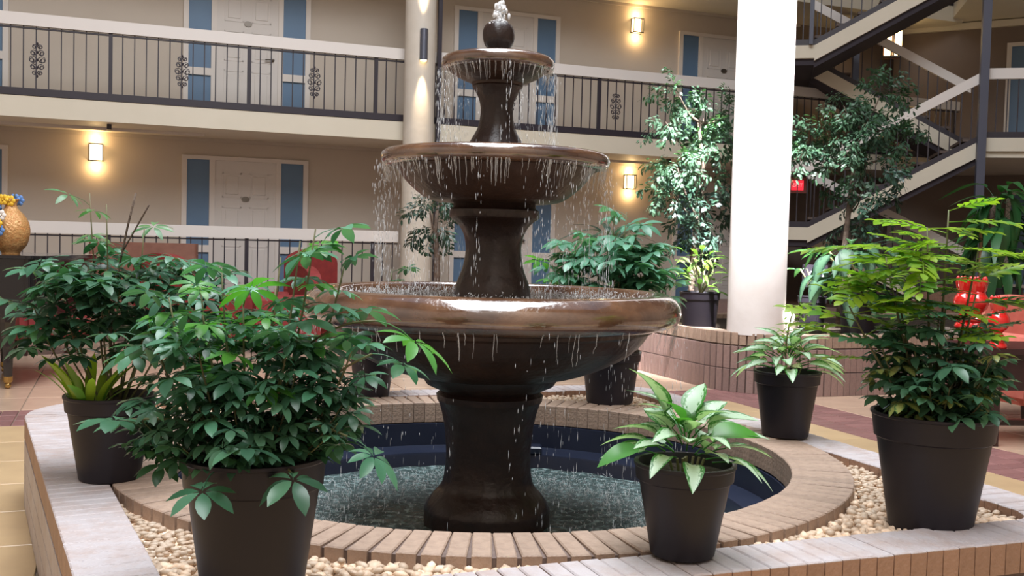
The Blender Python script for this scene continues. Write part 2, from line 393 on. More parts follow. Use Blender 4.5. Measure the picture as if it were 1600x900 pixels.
# ---- railings
def scroll_mb(c, u, s=1.0):
    """leafy iron scroll round a baluster; c centre, u horizontal unit vector"""
    mb = MB(); c = Vector(c)
    def curl(cx, cz, r, a0, a1, sg):
        pts = []
        for i in range(11):
            t = i/10; a = a0+(a1-a0)*t; q = r*(1-.75*t)
            pts.append(c + u*(sg*(cx+q*math.cos(a))) + Vector((0, 0, cz+q*math.sin(a))))
        mb.tube(pts, .0065, 4)
    for sg in (-1, 1):
        for cz, cx, r in ((.17, .035, .035), (.09, .05, .045), (.0, .06, .055), (-.09, .05, .045), (-.17, .035, .035)):
            curl(cx*s, cz*s, r*s, PI, -1.4*PI, sg); curl(cx*s, cz*s, r*s*.8, -PI, 1.2*PI, sg)
    for dz in (-.21, -.1, 0, .1, .21): mb.blob(c+Vector((0, 0, dz*s)), (.014, .014, .022), 6, 4)
    return mb
def railing(label, a0, a1, zf, a_first, scrolls, group, cap_end=False):
    t = thing('balcony_railing', label, 'railing', W(a0, B0, zf), 0, None)
    inv = Matrix.Translation(-W(a0, B0, zf))
    def P(mb): mb.v = [tuple(inv @ Vector(v)) for v in mb.v]; return mb
    P(MB().abox(a0, a1, B0-.03, B0+.07, zf+.90, zf+1.06)).build('top_rail', RAILW, t)
    P(MB().abox(a0, a1, B0+.0, B0+.04, zf+.865, zf+.885)).build('upper_bar', IRON, t)
    P(MB().abox(a0, a1, B0-.012, B0+.05, zf+.0, zf+.095)).build('bottom_bar', IRON, t)
    bme = MB().box(-.0075, .0075, -.0075, .0075, .09, .90).mesh('baluster', IRON)
    pme = MB().box(-.025, .025, -.025, .025, .0, .90).mesh('post', IRON)
    k = math.ceil((a0-a_first)/.151); 
    while a_first+k*.151 < a1:
        a = a_first+k*.151; post = (k % 12 == 0)
        link('post' if post else 'baluster', pme if post else bme, t, loc=W(a, B0+.02, zf)-W(a0, B0, zf), rot=(0, 0, T)); k += 1
    u = Vector((math.cos(T), math.sin(T), 0))
    for a in scrolls:
        P(scroll_mb(W(a, B0+.02, zf+.47), u)).build('scroll_ornament', IRON, t)
    return t
railing('long second floor black iron railing with white top rail and iron scrolls', -6, 13.0, 3.07, -1.578, (-4.28, -2.47, -.66, 1.15, 4.16, 5.97), None)
railing('low black baluster fence with white top rail behind red armchairs, ground floor', -6, 2.42, .38, -1.578, (), None)
# third floor: only in view at the top right, behind the stairs
railing('iron balcony railing on the third floor above the doors, just out of frame', -6, 13.0, 5.86, -1.578, (), None)

# ---- doors with blue side panels
nwin = [0, 0]
def doorset(a, z, wall_b=BW):
    """a = left edge of the left blue panel"""
    nwin[0] += 1; n = nwin[0]
    base = W(a, wall_b, z); 
    d = bpy.data.objects.new('door_%d' % n, None); C.objects.link(d); d.location = base; d.rotation_euler = (0, 0, T); d['kind'] = 'structure'
    top = 2.08
    fr = MB()
    for x0, x1 in ((-.075, 0), (.33, .41), (1.33, 1.405), (1.75, 1.825)): fr.box(x0, x1, -.05, 0, 0, top)
    fr.box(-.075, 1.825, -.055, 0, top, top+.06)
    fr.build('door_frame', TRIMW, d)
    for x0, x1 in ((0, .33), (1.405, 1.75)):
        MB().box(x0, x1, -.02, 0, .78, top).build('side_panel', BLUEP, d); MB().box(x0, x1, -.02, 0, 0, .67).build('side_panel', BLUEP, d)
        MB().box(x0, x1, -.055, 0, .67, .78).build('panel_rail', TRIMW, d)
    lf = MB().box(.41, 1.33, -.03, 0, 0, top).build('door_leaf', DOORP, d)
    for x0, x1 in ((.52, .81), (.93, 1.22)):
        for z0, z1 in ((.2, .78), (.92, 1.38), (1.52, 1.9)):
            mb = MB()
            mb.box(x0, x1, -.036, -.03, z0, z0+.02).box(x0, x1, -.036, -.03, z1-.02, z1).box(x0, x0+.02, -.036, -.03, z0, z1).box(x1-.02, x1, -.036, -.03, z0, z1)
            mb.cbox(x0+.05, x1-.05, z0+.05, z1-.05, .03, .038, .006, lambda p: Vector((p.x, -p.z, p.y)))
            mb.build('door_panel', DOORP, lf)
    pl = MB(); pl.add([Vector((.87+.062*math.cos(2*PI*k/20), -.03-e, 1.50+.042*math.sin(2*PI*k/20))) for e in (0, .014) for k in range(20)],
        [tuple(range(20))[::-1], tuple(range(20, 40))]+[(k, (k+1) % 20, 20+(k+1) % 20, 20+k) for k in range(20)])
    pl.build('number_plate', PEWTER, lf)
    MB().tube([(1.25, -.03, .98), (1.25, -.085, .98)], .012, 8).tube([(1.26, -.085, .98), (1.13, -.085, .975)], .011, 8).blob((1.25, -.035, .98), (.028, .01, .028)).build('door_handle', PEWTER, lf)
for k in (-4.77, -.5, 3.76, 8.0): 
    doorset(k, .38); doorset(k, 3.065)
# ---- wall sconces
def sconce(label, loc, rz=T, h=.27, wd=.19, glass=LAMPG, pw=5, nm='wall_sconce', group=None):
    t = thing(nm, label, 'sconce', loc, rz, group)
    MB().box(-wd*.45, wd*.45, -.02, 0, -h*.45, h*.45).build('backplate', PEWTER, t)
    g = MB()
    n = 8; poly = [(-wd*.45, -.02)] + [(wd*.45*math.cos(PI-PI*i/n), -.02-.10*math.sin(PI*i/n)) for i in range(1, n)] + [(wd*.45, -.02)]
    g.prism(poly, -h*.42, h*.42).build('shade', glass, t)
    f = MB()
    for z in (-h*.48, h*.42): f.box(-wd*.52, wd*.52, -.13, -.12, z, z+.016).box(-wd*.52, -wd*.52+.014, -.13, 0, z, z+.016).box(wd*.52-.014, wd*.52, -.13, 0, z, z+.016)
    for x in (-wd*.52, wd*.52-.012): f.box(x, x+.012, -.13, -.118, -h*.48, h*.44)
    f.build('frame', PEWTER, t)
    q = Vector((0, -.10, 0)); q.rotate(Euler((0, 0, rz)))
    for dz in (-h*.5-.07, h*.5+.06):
        point('sconce_light', Vector(loc)+q+Vector((0, 0, dz)), pw, (1, .66, .30), .03)
sconce('glowing wall sconce left of the ground floor door, above the left potted plants', W(-1.78, BW, 2.48))
sconce('glowing wall sconce on the second floor wall, right of the fountain top', W(7.05, BW, 5.20))
sconce('glowing wall sconce on the ground floor wall just right of the middle fountain bowl', W(7.0, BW, 2.45))
# smoke detector / vent details under the slab
tag(MB().abox(-1.62, -1.56, 11.1, 11.3, 2.72, 2.79).build('ceiling_bracket', IRON), 'small dark bracket under the balcony slab above the left wall sconce', 'bracket')
tag(MB().abox(7.1, 7.16, 11.1, 11.3, 2.72, 2.79).build('ceiling_bracket', IRON), 'small dark bracket under the balcony slab above the sconce right of the fountain', 'bracket')

# ---- columns
def column(label, loc, r, h, m, name):
    t = thing(name, label, 'column', loc)
    MB().lathe([(r, 0), (r, h)], 40).build('shaft', m, t, smooth=True)
    autosmooth(t.children[0]) if t.children else None
    return t
colm = MB().lathe([(.225, 0), (.225, 8.5)], 40, c=(0, 0, 0)).build('round_column', COLC, smooth=False)
colm.location = W(2.62, 10.53, 0); autosmooth(colm); tag(colm, 'slim cream round column with cylinder lamp, left of the fountain behind', 'column')
PZ = .545
colr = MB().lathe([(.262, 0), (.262, 10.05)], 48).build('round_column', COLP); colr.location = W(4.05, 3.97, PZ-.02); autosmooth(colr)
tag(colr, 'thick bright white round column rising from the brick planter', 'column')
tag(MB().abox(2.93, 2.99, 10.66, 10.72, 0, 8.5).build('drain_pipe', IRON), 'thin dark vertical pipe behind the cream column', 'pipe')
# cylinder up-down lamp
cl = thing('cylinder_lamp', 'dark grey cylinder lamp on the cream column, lighting it up and down', 'lamp', W(2.62, 10.53, 0)+Vector((.075, -.245, 4.12)))
MB().lathe([(.055, -.22), (.058, -.215), (.058, .215), (.055, .22)], 24).build('housing', FIXTURE, cl, smooth=False)
MB().box(-.03, .03, 0, .05, -.05, .05).build('bracket', FIXTURE, cl)
MB().lathe([(.045, -.235), (.045, -.22)], 20).build('lens', LAMPG, cl); 
base = W(2.62, 10.53, 0)+Vector((.075, -.275, 4.12))
spot('column_light', base+Vector((0, -.03, -.25)), (0, .045, -1), 150, (1, .78, .5), math.radians(38))
spot('column_light', base+Vector((0, -.03, .25)), (0, .045, 1), 150, (1, .78, .5), math.radians(38))

# ---- staircase at the right: front plane runs along E
S0 = Vector((4.56, 16.2, 0)); EV = Vector((2.41, -.6, 0)).normalized(); NV = Vector((-EV.y, EV.x, 0))   # NV points away from the viewer
def S(s, n, z): return S0 + EV*s + NV*n + Vector((0, 0, z))
def sbox(mb, s0, s1, n0, n1, z0, z1): return mb.box(s0, s1, n0, n1, z0, z1, lambda p: S(p.x, p.y, p.z))
st = thing('staircase', 'switchback stairs with cream stringers, white handrails and black balusters at the right', 'stairs', S(0, 0, .0))
inv = Matrix.Translation(-S(0, 0, 0))
def stp(mb, name, m):
    mb.v = [tuple(inv @ Vector(v)) for v in mb.v]; return mb.build(name, m, st)
def band(s0, z0, s1, z1, th_, n0, n1):
    """sloping board: lower edge from (s0,z0) to (s1,z1), vertical thickness th_"""
    mb = MB(); mb.slab([S(s0, n0, z0), S(s1, n0, z1), S(s1, n0, z1+th_), S(s0, n0, z0+th_)], NV*(n1-n0)); return mb
SL = .08; SR = 2.62           # flight from s=SL to s=SR
Z1, Z2, Z3, Z4 = 1.68, 3.085, 4.53, 5.93
def flight(zl, zr, n0, front=True, s_l=SL, s_r=SR, rail=True):
    for nn in ((n0, n0+.06), (n0+1.2, n0+1.26)):
        stp(band(s_l, zl-.24, s_r, zr-.24, .24, *nn), 'stringer', FASCIA)
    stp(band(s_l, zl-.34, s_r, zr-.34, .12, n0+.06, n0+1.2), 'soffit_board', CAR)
    stp(band(s_l, zl, s_r, zr, .09, n0, n0+.05), 'shoe_bar', IRON)
    k = 8
    for i in range(k):
        f = (i+.5)/k if zr > zl else (i+.5)/k
        s = s_l+(s_r-s_l)*i/k; s2 = s_l+(s_r-s_l)*(i+1)/k
        z = zl+(zr-zl)*((i+1)/k if zr > zl else i/k)
        mb = MB(); sbox(mb, s, s2+.02, n0+.06, n0+1.2, z-.05, z-.01); stp(mb, 'tread', TREADM)
    if rail:
        stp(band(s_l, zl+.88, s_r, zr+.88, .16, n0-.02, n0+.06), 'handrail', RAILW)
        m = int((s_r-s_l)/.15)
        for i in range(m):
            s = s_l+.08+i*.15; f = (s-s_l)/(s_r-s_l); z = zl+(zr-zl)*f
            mb = MB(); sbox(mb, s-.008, s+.008, n0+.01, n0+.026, z+.05, z+.9); stp(mb, 'baluster', IRON)
def landing(s0, s1, z, n0, n1, rail_front=True, rail_left=False, soff=True, fas=.2):
    mb = MB(); sbox(mb, s0, s1, n0, n0+.06, z-fas, z); stp(mb, 'landing_fascia', FASCIA)
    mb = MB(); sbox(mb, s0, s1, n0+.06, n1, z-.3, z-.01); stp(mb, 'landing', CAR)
    if rail_front:
        mb = MB(); sbox(mb, s0, s1, n0-.02, n0+.06, z+.88, z+1.04); stp(mb, 'handrail', RAILW)
        mb = MB(); sbox(mb, s0, s1, n0, n0+.05, z, z+.09); stp(mb, 'shoe_bar', IRON)
        s = s0+.1
        while s < s1:
            mb = MB(); sbox(mb, s-.008, s+.008, n0+.01, n0+.026, z+.05, z+.9); stp(mb, 'baluster', IRON); s += .15
for z in (Z1, Z3): landing(-.8, SL, z, 0, 2.6)
flight(Z1, Z2, 0); flight(Z3, Z4, 0)
flight(Z1, .40, 1.42); flight(Z3, Z2, 1.42)
# posts
for s, n, z0, z1 in ((SR-.08, -.09, 0, 8.6), (-.25, -.07, Z1, Z1+1.0), (.02, -.07, Z3, Z3+1.0), (.9, 2.75, 3.1, 5.55), (-.7, 2.66, 0, 5.5)):
    mb = MB(); sbox(mb, s-.06, s+.06, n-.06, n+.06, z0, z1) if z1-z0 > 2 else sbox(mb, s-.03, s+.03, n-.03, n+.03, z0, z1)
    stp(mb, 'steel_post' if z1-z0 > 2 else 'newel_post', STEEL)
# walkways of the right wing at the stair heads (level two and three)
for z in (Z2, Z4):
    mb = MB(); sbox(mb, SR, 9, 0, .07, z-.20, z); struct('trim_%d' % (7 if z == Z2 else 8), mb, FASCIA)
    mb = MB(); sbox(mb, SR, 9, .07, 4.2, z-.29, z-.01); struct('trim_%d' % (9 if z == Z2 else 10), mb, FASCIA)
mb = MB(); sbox(mb, -3, 9, 1.3, 4.6, 0, .36); struct('trim_11', mb, PLBRICK)
t = thing('balcony_railing', 'short level iron railing with white top rail at the right edge, second floor', 'railing', S(SR, 0, Z2))
iv2 = Matrix.Translation(-S(SR, 0, Z2))
def rp(mb, name, m): mb.v = [tuple(iv2 @ Vector(v)) for v in mb.v]; return mb.build(name, m, t)
mb = MB(); sbox(mb, SR, 6, -.02, .06, Z2+.88, Z2+1.04); rp(mb, 'top_rail', RAILW)
mb = MB(); sbox(mb, SR, 6, 0, .05, Z2, Z2+.09); rp(mb, 'bottom_bar', IRON)
for i in range(22):
    mb = MB(); sbox(mb, SR+.12+i*.15, SR+.135+i*.15, .01, .025, Z2+.05, Z2+.9); rp(mb, 'baluster', IRON)
# wing wall behind the stairs
w0 = Vector((7.5, 19.75, 0)); we = Vector((4.2, -2.4, 0)).normalized(); wn = Vector((-we.y, we.x, 0))
def Q(x, y, z): return w0 + we*x + wn*y + Vector((0, 0, z))
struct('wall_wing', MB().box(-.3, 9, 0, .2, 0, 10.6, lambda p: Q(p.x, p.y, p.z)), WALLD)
struct('trim_12', MB().box(-.3, 9, -.08, 0, 5.5, 5.62, lambda p: Q(p.x, p.y, p.z)), FASCIA)
def wingwindow(x, z, n):
    d = bpy.data.objects.new('window_%d' % n, None); C.objects.link(d); d.location = Q(x, 0, z); d.rotation_euler = (0, 0, math.atan2(we.y, we.x)); d['kind'] = 'structure'
    fr = MB()
    for x0, x1 in ((-.08, 0), (.3, .4), (1.32, 1.4)): fr.box(x0, x1, -.05, 0, 0, 2.05)
    fr.box(-.08, 1.4, -.05, 0, 2.05, 2.12); fr.build('window_frame', TRIMW, d)
    MB().box(0, .3, -.02, 0, .42, 2.05).build('side_panel', BLUEP, d); MB().box(0, .3, -.02, 0, 0, .34).build('side_panel', BLUEP, d)
    MB().box(0, .3, -.05, 0, .34, .42).build('panel_rail', TRIMW, d)
    MB().box(.4, 1.32, -.03, 0, 0, 2.05).build('door_leaf', DOORP, d)
wingwindow(1.75, 3.08, 1); wingwindow(1.85, .38, 2)
# lamps of the stair hall
def shaft_lamp(label, loc, glass, pw):
    t = thing('stair_lamp', label, 'lamp', loc, -.2)
    MB().box(-.16, .16, 0, .05, -.3, .3).build('backplate', BROWNW, t)
    for x in (-.09, .09): MB().lathe([(.02, -.25), (.062, -.24), (.062, .24), (.02, .25)], 16, c=(x, -.05, 0)).build('tube_shade', glass, t, smooth=False)
    MB().box(-.012, .012, -.13, 0, -.28, .28).box(-.17, .17, -.12, 0, -.285, -.26).build('frame', PEWTER, t)
    point('stair_light', Vector(loc)+Vector((0, -.35, 0)), pw, (1, .62, .28), .08)
shaft_lamp('tall warm double tube lamp on the stair wall under the upper flight', (6.95, 19.2, 5.22), LAMPG, 1.2)
shaft_lamp('warm tube lamp behind the leaves of the right indoor tree, halfway up the stairs', (6.92, 19.2, 3.72), LAMPG, 3)
# exit sign
ex = thing('exit_sign', 'small red lit exit sign in the dark under the left stair landing', 'sign', S(-.15, 2.25, 2.48), math.atan2(EV.y, EV.x))
MB().box(-.30, .26, 0, .06, -.14, .14).build('sign_box', EXITB, ex)
def text(body, size, m, parent, loc, rot, name='lettering', ext=.003, align='CENTER'):
    cu_ = bpy.data.curves.new(name, 'FONT'); cu_.body = body; cu_.size = size; cu_.extrude = ext; cu_.align_x = align; cu_.align_y = 'CENTER'
    cu_.materials.append(m); tmp = bpy.data.objects.new(name, cu_); C.objects.link(tmp); dg = bpy.context.evaluated_depsgraph_get(); me = bpy.data.meshes.new_from_object(tmp.evaluated_get(dg)); bpy.data.objects.remove(tmp)
    me.name = name; o = bpy.data.objects.new(name, me); C.objects.link(o); o.parent = parent; o.location = loc; o.rotation_euler = rot; return o
MB().box(.0, .21, -.02, 0, -.09, .09).build('lit_panel', EXITM, ex)
text('EXIT', .085, mat('exit_letters', (1, .6, .6), .5, emit=(1, .35, .35), estr=1.2), ex, (.105, -.024, 0), (PI/2, 0, 0))

# ================================================================== BRICK CURB AND POOL
def rpath(corners, radii, step):
    """closed rounded polygon -> (pos, tangent, is_corner_radius) every `step`"""
    n = len(corners); segs = []
    for i in range(n):
        p0, p1, p2 = [Vector(corners[(i+k) % n]) for k in (-1, 0, 1)]
        d0 = (p1-p0).normalized(); d1 = (p2-p1).normalized(); ang = d0.angle(d1); tl = radii[i]*math.tan(ang/2)
        segs.append((p1-d0*tl, p1+d1*tl, d0, d1, radii[i], ang))
    out = []
    for i in range(n):
        a, b, d0, d1, r, ang = segs[i]; nl = Vector((-d0.y, d0.x)); ctr = a+nl*r
        k = max(1, round(r*ang/step))
        for j in range(k):
            t = (j+.5)/k*ang; q = Matrix.Rotation(t, 2) @ (a-ctr); out.append((ctr+q, Matrix.Rotation(t, 2) @ d0, r))
        e = segs[(i+1) % n][0]; L_ = (e-b).length; k = round(L_/step)
        for j in range(k): out.append((b+(e-b)*((j+.5)/k), d1, 0))
    return out
PCOR = [(-1.40, -1.60), (1.55, -1.60), (1.56, 1.65), (-1.80, 1.65)]
PRAD = [.2, .22, .25, .38]
CH = .424
curb = thing('brick_curb', 'square raised brick curb with whitened brick top around the fountain pool', 'curb', W(0, 0, 0), T)
path = rpath(PCOR, PRAD, .0605)
bm_ = MB().cbox(-.0285, .0285, -.1, .1, -.1, 0, .004).mesh('brick', CAPB)
bmh = MB().cbox(-.0285, .0285, -.1, .1, -.1, 0, .004).mesh('brick', CAPB)
wedges = {}
core = MB()
def frame_rot(tv): return math.atan2(tv.y, tv.x)
for p, tv, r in path:
    me = bm_
    if r:
        if r not in wedges:
            wi = .0285*(r-.1)/r; wo = .0285*(r+.1)/r; mbx = MB().cbox(-1, 1, -.1, .1, -.1, 0, .004)
            mbx.v = [(x*(wi if y > 0 else wo), y, z) for x, y, z in mbx.v]; wedges[r] = mbx.mesh('brick', CAPB)
        me = wedges[r]
    link('brick', me, curb, loc=(p.x, p.y, CH+R.uniform(-.0015, .0015)), rot=(0, 0, frame_rot(tv)))
    # lower courses, mortar core
# core and lower courses as swept outlines
def offs(d): 
    pts = []
    for p, tv, r in path:
        nl = Vector((-tv.y, tv.x)); pts.append(p+nl*d)
    return pts
def ring_solid(d0, d1, z0, z1):
    A, B = offs(d0), offs(d1); n = len(A); vs = [(p.x, p.y, z) for z in (z0, z1) for L_ in (A, B) for p in L_]
    fs = []
    for i in range(n):
        j = (i+1) % n
        fs += [(i, j, 2*n+j, 2*n+i), (n+j, n+i, 3*n+i, 3*n+j), (2*n+i, 2*n+j, 3*n+j, 3*n+i), (n+i, n+j, j, i)]
    return MB().add(vs, fs)
ring_solid(-.094, .094, 0, CH-.008).build('mortar_core', MORTAR, curb)
lowc = MB()
for zc in (.005, .109, .213):
    for p, tv, r in path:
        an = frame_rot(tv); ca, sa = math.cos(an), math.sin(an); w_ = .0285*((r+.1)/r if r else 1)
        lowc.box(-w_, w_, -.1, -.08, zc, zc+.098, lambda q: Vector((p.x+q.x*ca-q.y*sa, p.y+q.x*sa+q.y*ca, q.z)))
lowc.build('lower_brick_course', CAPB, curb, kind='stuff')

FC = Vector((CX+.018, CY, 0))                       # fountain axis
pool = thing('pool_ring', 'round tan brick coping of the fountain pool', 'coping', (CX, CY, 0))
NB = 132; rb_me = MB().cbox(-.115, .115, -.0285, .0285, -.105, 0, .004).mesh('brick', BRICKT)
for k in range(NB):
    t_ = 2*PI*(k+.5)/NB
    link('brick', rb_me, pool, loc=(1.366*math.cos(t_), 1.366*math.sin(t_), CH+.004+R.uniform(-.0015, .0015)), rot=(0, 0, t_))
MB().lathe([(1.262, .05), (1.472, .05), (1.472, CH-.006), (1.262, CH-.006), (1.262, .05)], 96, close=False).build('mortar_core', MORTAR, pool)
MB().lathe([(1.262, .318), (1.246, .315), (1.24, .20), (1.21, .19), (1.12, .185), (1.115, .175), (1.11, -.22), (0.02, -.22)], 72, close=False).build('pool_liner', LINER, pool, smooth=False)
autosmooth(pool.children[-1], 50)
# small fittings on the pool ledge
pump = tag(MB().cbox(-.16, .16, -.05, .05, 0, .035, .008).build('pool_fitting', LINER), 'small dark flat fitting on the pool ledge behind the fountain stem', 'fitting')
pump.location = W(.52, 1.02, .19); pump.rotation_euler = (0, 0, T-.4)
# water of the pool
wat = MB(); n = 96; rings = [0.24, .4, .6, .8, .95, 1.112]
vs = []
for r in rings:
    for k in range(n):
        t_ = 2*PI*k/n; vs.append((r*math.cos(t_), r*math.sin(t_), R.uniform(-.004, .004)))
fs = [(i*n+k, (i+1)*n+k, (i+1)*n+(k+1) % n, i*n+(k+1) % n) for i in range(len(rings)-1) for k in range(n)]
pw = wat.add(vs, fs).build('pool_water', WATER, smooth=True); pw.location = (CX, CY, .115); pw['kind'] = 'stuff'
tag(pw, 'churning dark green water in the round pool', 'water')

# ================================================================== FOUNTAIN
fo = thing('tiered_fountain', 'dark wet stone three tier fountain standing in the round pool', 'fountain', FC)
def smoothprof(pts, sub=5):
    """Catmull-Rom through the profile points"""
    out = []
    P_ = [pts[0]]+list(pts)+[pts[-1]]
    for i in range(1, len(P_)-2):
        for j in range(sub):
            t = j/sub; q = []
            for c in range(2):
                a, b, d, e = P_[i-1][c], P_[i][c], P_[i+1][c], P_[i+2][c]
                q.append(.5*(2*b+(d-a)*t+(2*a-5*b+4*d-e)*t*t+(3*b-a-3*d+e)*t**3))
            out.append((max(q[0], .001), q[1]))
    out.append(pts[-1]); return out
def facet(t, z): return 1+.022*abs(math.cos(4*t))-.011
ped = MB().lathe(smoothprof([(.262, -.22), (.262, -.02), (.262, .15), (.258, .19), (.225, .24), (.195, .275), (.182, .32), (.176, .40), (.182, .50), (.192, .56), (.205, .61), (.218, .64)], 3), 64, mod=facet)
ped.build('pedestal', STONEP, fo, smooth=True)
MB().lathe([(.218, .635), (.222, .66), (.205, .675), (.262, .70), (.285, .735), (.29, .77)], 64, mod=lambda t, z: 1+.012*math.cos(8*t)).build('pedestal_cap', STONEP, fo)
autosmooth(fo.children[-1], 50)
basin = smoothprof([(.27, .735), (.36, .75), (.46, .785), (.55, .83), (.615, .88), (.655, .935)], 3) + [(.672, .945), (.675, .958), (.70, .965)]
MB().lathe(basin + [(.70, .97), (.3, .9)], 96, close=False).build('lower_basin', STONE, fo); autosmooth(fo.children[-1], 50)
rim = [(.69, .963), (.735, .966), (.765, .978), (.779, 1.0), (.784, 1.025), (.778, 1.052), (.762, 1.076), (.738, 1.094), (.712, 1.102), (.69, 1.100), (.68, 1.085), (.672, 1.05), (.66, 1.03)]
MB().lathe(rim, 96, close=False).build('basin_rim', STONER, fo, smooth=True)
MB().lathe([(.155, 1.062), (.68, 1.062)], 64, close=False).build('basin_water', BWATER, fo, smooth=True)
neck = smoothprof([(.165, 1.02), (.158, 1.09), (.148, 1.13), (.126, 1.19), (.115, 1.26), (.122, 1.32), (.145, 1.365), (.178, 1.395)], 4)
MB().lathe(neck, 64, mod=facet).build('middle_stem', STONEP, fo, smooth=True)
MB().lathe([(.178, 1.392), (.187, 1.40), (.187, 1.43), (.172, 1.44), (.17, 1.47)], 64).build('stem_cap', STONEP, fo); autosmooth(fo.children[-1], 50)
mid = smoothprof([(.16, 1.458), (.22, 1.46), (.28, 1.472), (.335, 1.51), (.38, 1.555), (.415, 1.602)], 4)
MB().lathe(mid + [(.44, 1.606), (.44, 1.62), (.2, 1.58)], 80, close=False).build('middle_bowl', STONE, fo); autosmooth(fo.children[-1], 55)
MB().lathe([(.435, 1.604), (.460, 1.608), (.472, 1.620), (.476, 1.638), (.470, 1.656), (.452, 1.668), (.43, 1.671), (.415, 1.664), (.405, 1.645), (.39, 1.63)], 80, close=False).build('middle_rim', STONER, fo, smooth=True)
MB().lathe([(.09, 1.660), (.412, 1.660)], 48, close=False).build('middle_water', BWATER, fo, smooth=True)
up = smoothprof([(.125, 1.64), (.118, 1.69), (.104, 1.72), (.078, 1.77), (.067, 1.83), (.072, 1.88), (.09, 1.92), (.104, 1.94)], 4)
MB().lathe(up, 48, mod=facet).build('upper_stem', STONEP, fo, smooth=True)
MB().lathe([(.09, 1.935), (.105, 1.945), (.11, 1.955), (.135, 1.965), (.168, 1.98), (.195, 1.998), (.215, 2.01), (.215, 2.02), (.1, 2.0)], 64, close=False).build('top_bowl', STONE, fo); autosmooth(fo.children[-1], 60)
MB().lathe([(.205, 2.006), (.224, 2.010), (.233, 2.022), (.235, 2.036), (.230, 2.050), (.218, 2.060), (.203, 2.062), (.193, 2.054), (.185, 2.04)], 64, close=False).build('top_rim', STONER, fo, smooth=True)
MB().lathe([(.03, 2.053), (.192, 2.053)], 40, close=False).build('top_water', BWATER, fo, smooth=True)
MB().lathe(smoothprof([(.045, 2.03), (.047, 2.06), (.036, 2.082), (.045, 2.095), (.062, 2.12), (.067, 2.15), (.062, 2.18), (.045, 2.203), (.02, 2.212)], 4), 40, mod=lambda t, z: 1+.03*math.sin(6*t+20*z)).build('finial', STONEP, fo, smooth=True)
# falling water
def drops(mb, x, y, z, l, w_, tilt=0, az=0):
    d = Vector((math.sin(tilt)*math.cos(az), math.sin(tilt)*math.sin(az), math.cos(tilt))); u = d.orthogonal().normalized()*w_; v = d.cross(u)
    p = Vector((x, y, z)); mb.add([p-d*l*.5, p+u-d*l*.15, p+v-d*l*.15, p-u-d*l*.15, p-v-d*l*.15, p+d*l*.5], [(0,2,1),(0,3,2),(0,4,3),(0,1,4),(5,1,2),(5,2,3),(5,3,4),(5,4,1)])
def curtain(label, r, z1, z0, n, spread, nstream=60, l=.02):
    mb = MB(); st_ = [R.uniform(0, 2*PI) for _ in range(nstream)]
    for _ in range(n):
        t = R.choice(st_)+R.gauss(0, .012); rr_ = r+R.uniform(-.012, .02)+spread*R.random()**2; f = R.random()
        z = z1-(z1-z0)*f; drops(mb, rr_*math.cos(t), rr_*math.sin(t), z, R.uniform(.4, 1.8)*l*(1+f), R.uniform(.0007, .0016))
    o = mb.build('falling_water', DROP, fo, smooth=True); o['kind'] = 'stuff'; return o
curtain('', .225, 2.01, 1.68, 800, .02, 44, .016)
curtain('', .462, 1.61, 1.08, 1700, .03, 120, .014)
curtain('', .770, .98, .13, 1000, .03, 110, .015)
# thin sheets clinging under the middle and top rims
def strands(r, z1, zmin, n, a0=0, a1=2*PI):
    mb = MB()
    for _ in range(n):
        t = R.uniform(a0, a1); L_ = R.uniform(.3, 1)*(z1-zmin); k = 5; w0_ = R.uniform(.001, .0028)
        pts = []
        for i in range(k+1):
            f = i/k; rr_ = r - .02*f + R.uniform(-.004, .004); pts.append((rr_*math.cos(t+R.uniform(-.004, .004)), rr_*math.sin(t), z1-L_*f))
        mb.tube(pts, [w0_*(1-.6*i/k) for i in range(k+1)], 4, cap=False)
    o = mb.build('water_strands', VEIL, fo, smooth=True); o['kind'] = 'stuff'
strands(.466, 1.612, 1.50, 260); strands(.228, 2.01, 1.93, 110); strands(.772, .98, .86, 90)
# splashes
def splash(n, r0_, r1_, z, h, label=None, par=fo, w_=(.0010, .0028)):
    mb = MB()
    for _ in range(n):
        r = math.sqrt(R.uniform(r0_**2, r1_**2)); t = R.uniform(0, 2*PI)
        drops(mb, r*math.cos(t), r*math.sin(t), z+abs(R.gauss(0, h*.5)), R.uniform(.006, .018), R.uniform(*w_), R.uniform(0, 1.2), R.uniform(0, 2*PI))
    o = mb.build('water_splash', DROP, par, smooth=True); o['kind'] = 'stuff'
splash(2600, .17, .67, 1.066, .026)
splash(700, .1, .4, 1.664, .012); splash(260, .05, .2, 2.056, .010)
mb = MB()
for _ in range(5200):
    r = .78+R.gauss(0, .15)
    if r < .3 or r > 1.1: r = R.uniform(.3, 1.08)
    t = R.uniform(0, 2*PI)
    drops(mb, r*math.cos(t), r*math.sin(t), .118+abs(R.gauss(0, .012)), R.uniform(.008, .022), R.uniform(.0012, .0032), R.uniform(0, 1.3), R.uniform(0, 2*PI))
o = mb.build('pool_splash', DROP, pw, smooth=True); o.location = (0, 0, -.115); o['kind'] = 'stuff'
# jet on the finial and foam running over it
mb = MB()
for _ in range(160):
    f = R.random(); z = 2.205+.082*f; q = (.010+.014*math.sin(PI*min(f*1.1, 1)))
    mb.blob((R.gauss(.004, q*.6), R.gauss(0, q*.6), z), (R.uniform(.004, .008), R.uniform(.004, .008), R.uniform(.005, .013)), 6, 4)
for _ in range(90):
    t = R.uniform(0, 2*PI); q = R.uniform(.01, .05); mb.blob((q*math.cos(t), q*math.sin(t), 2.150+math.sqrt(max(.067**2-q*q, 0))*.95), (.007, .007, .004), 6, 4)
mb.build('water_jet', FOAM, fo, smooth=True)

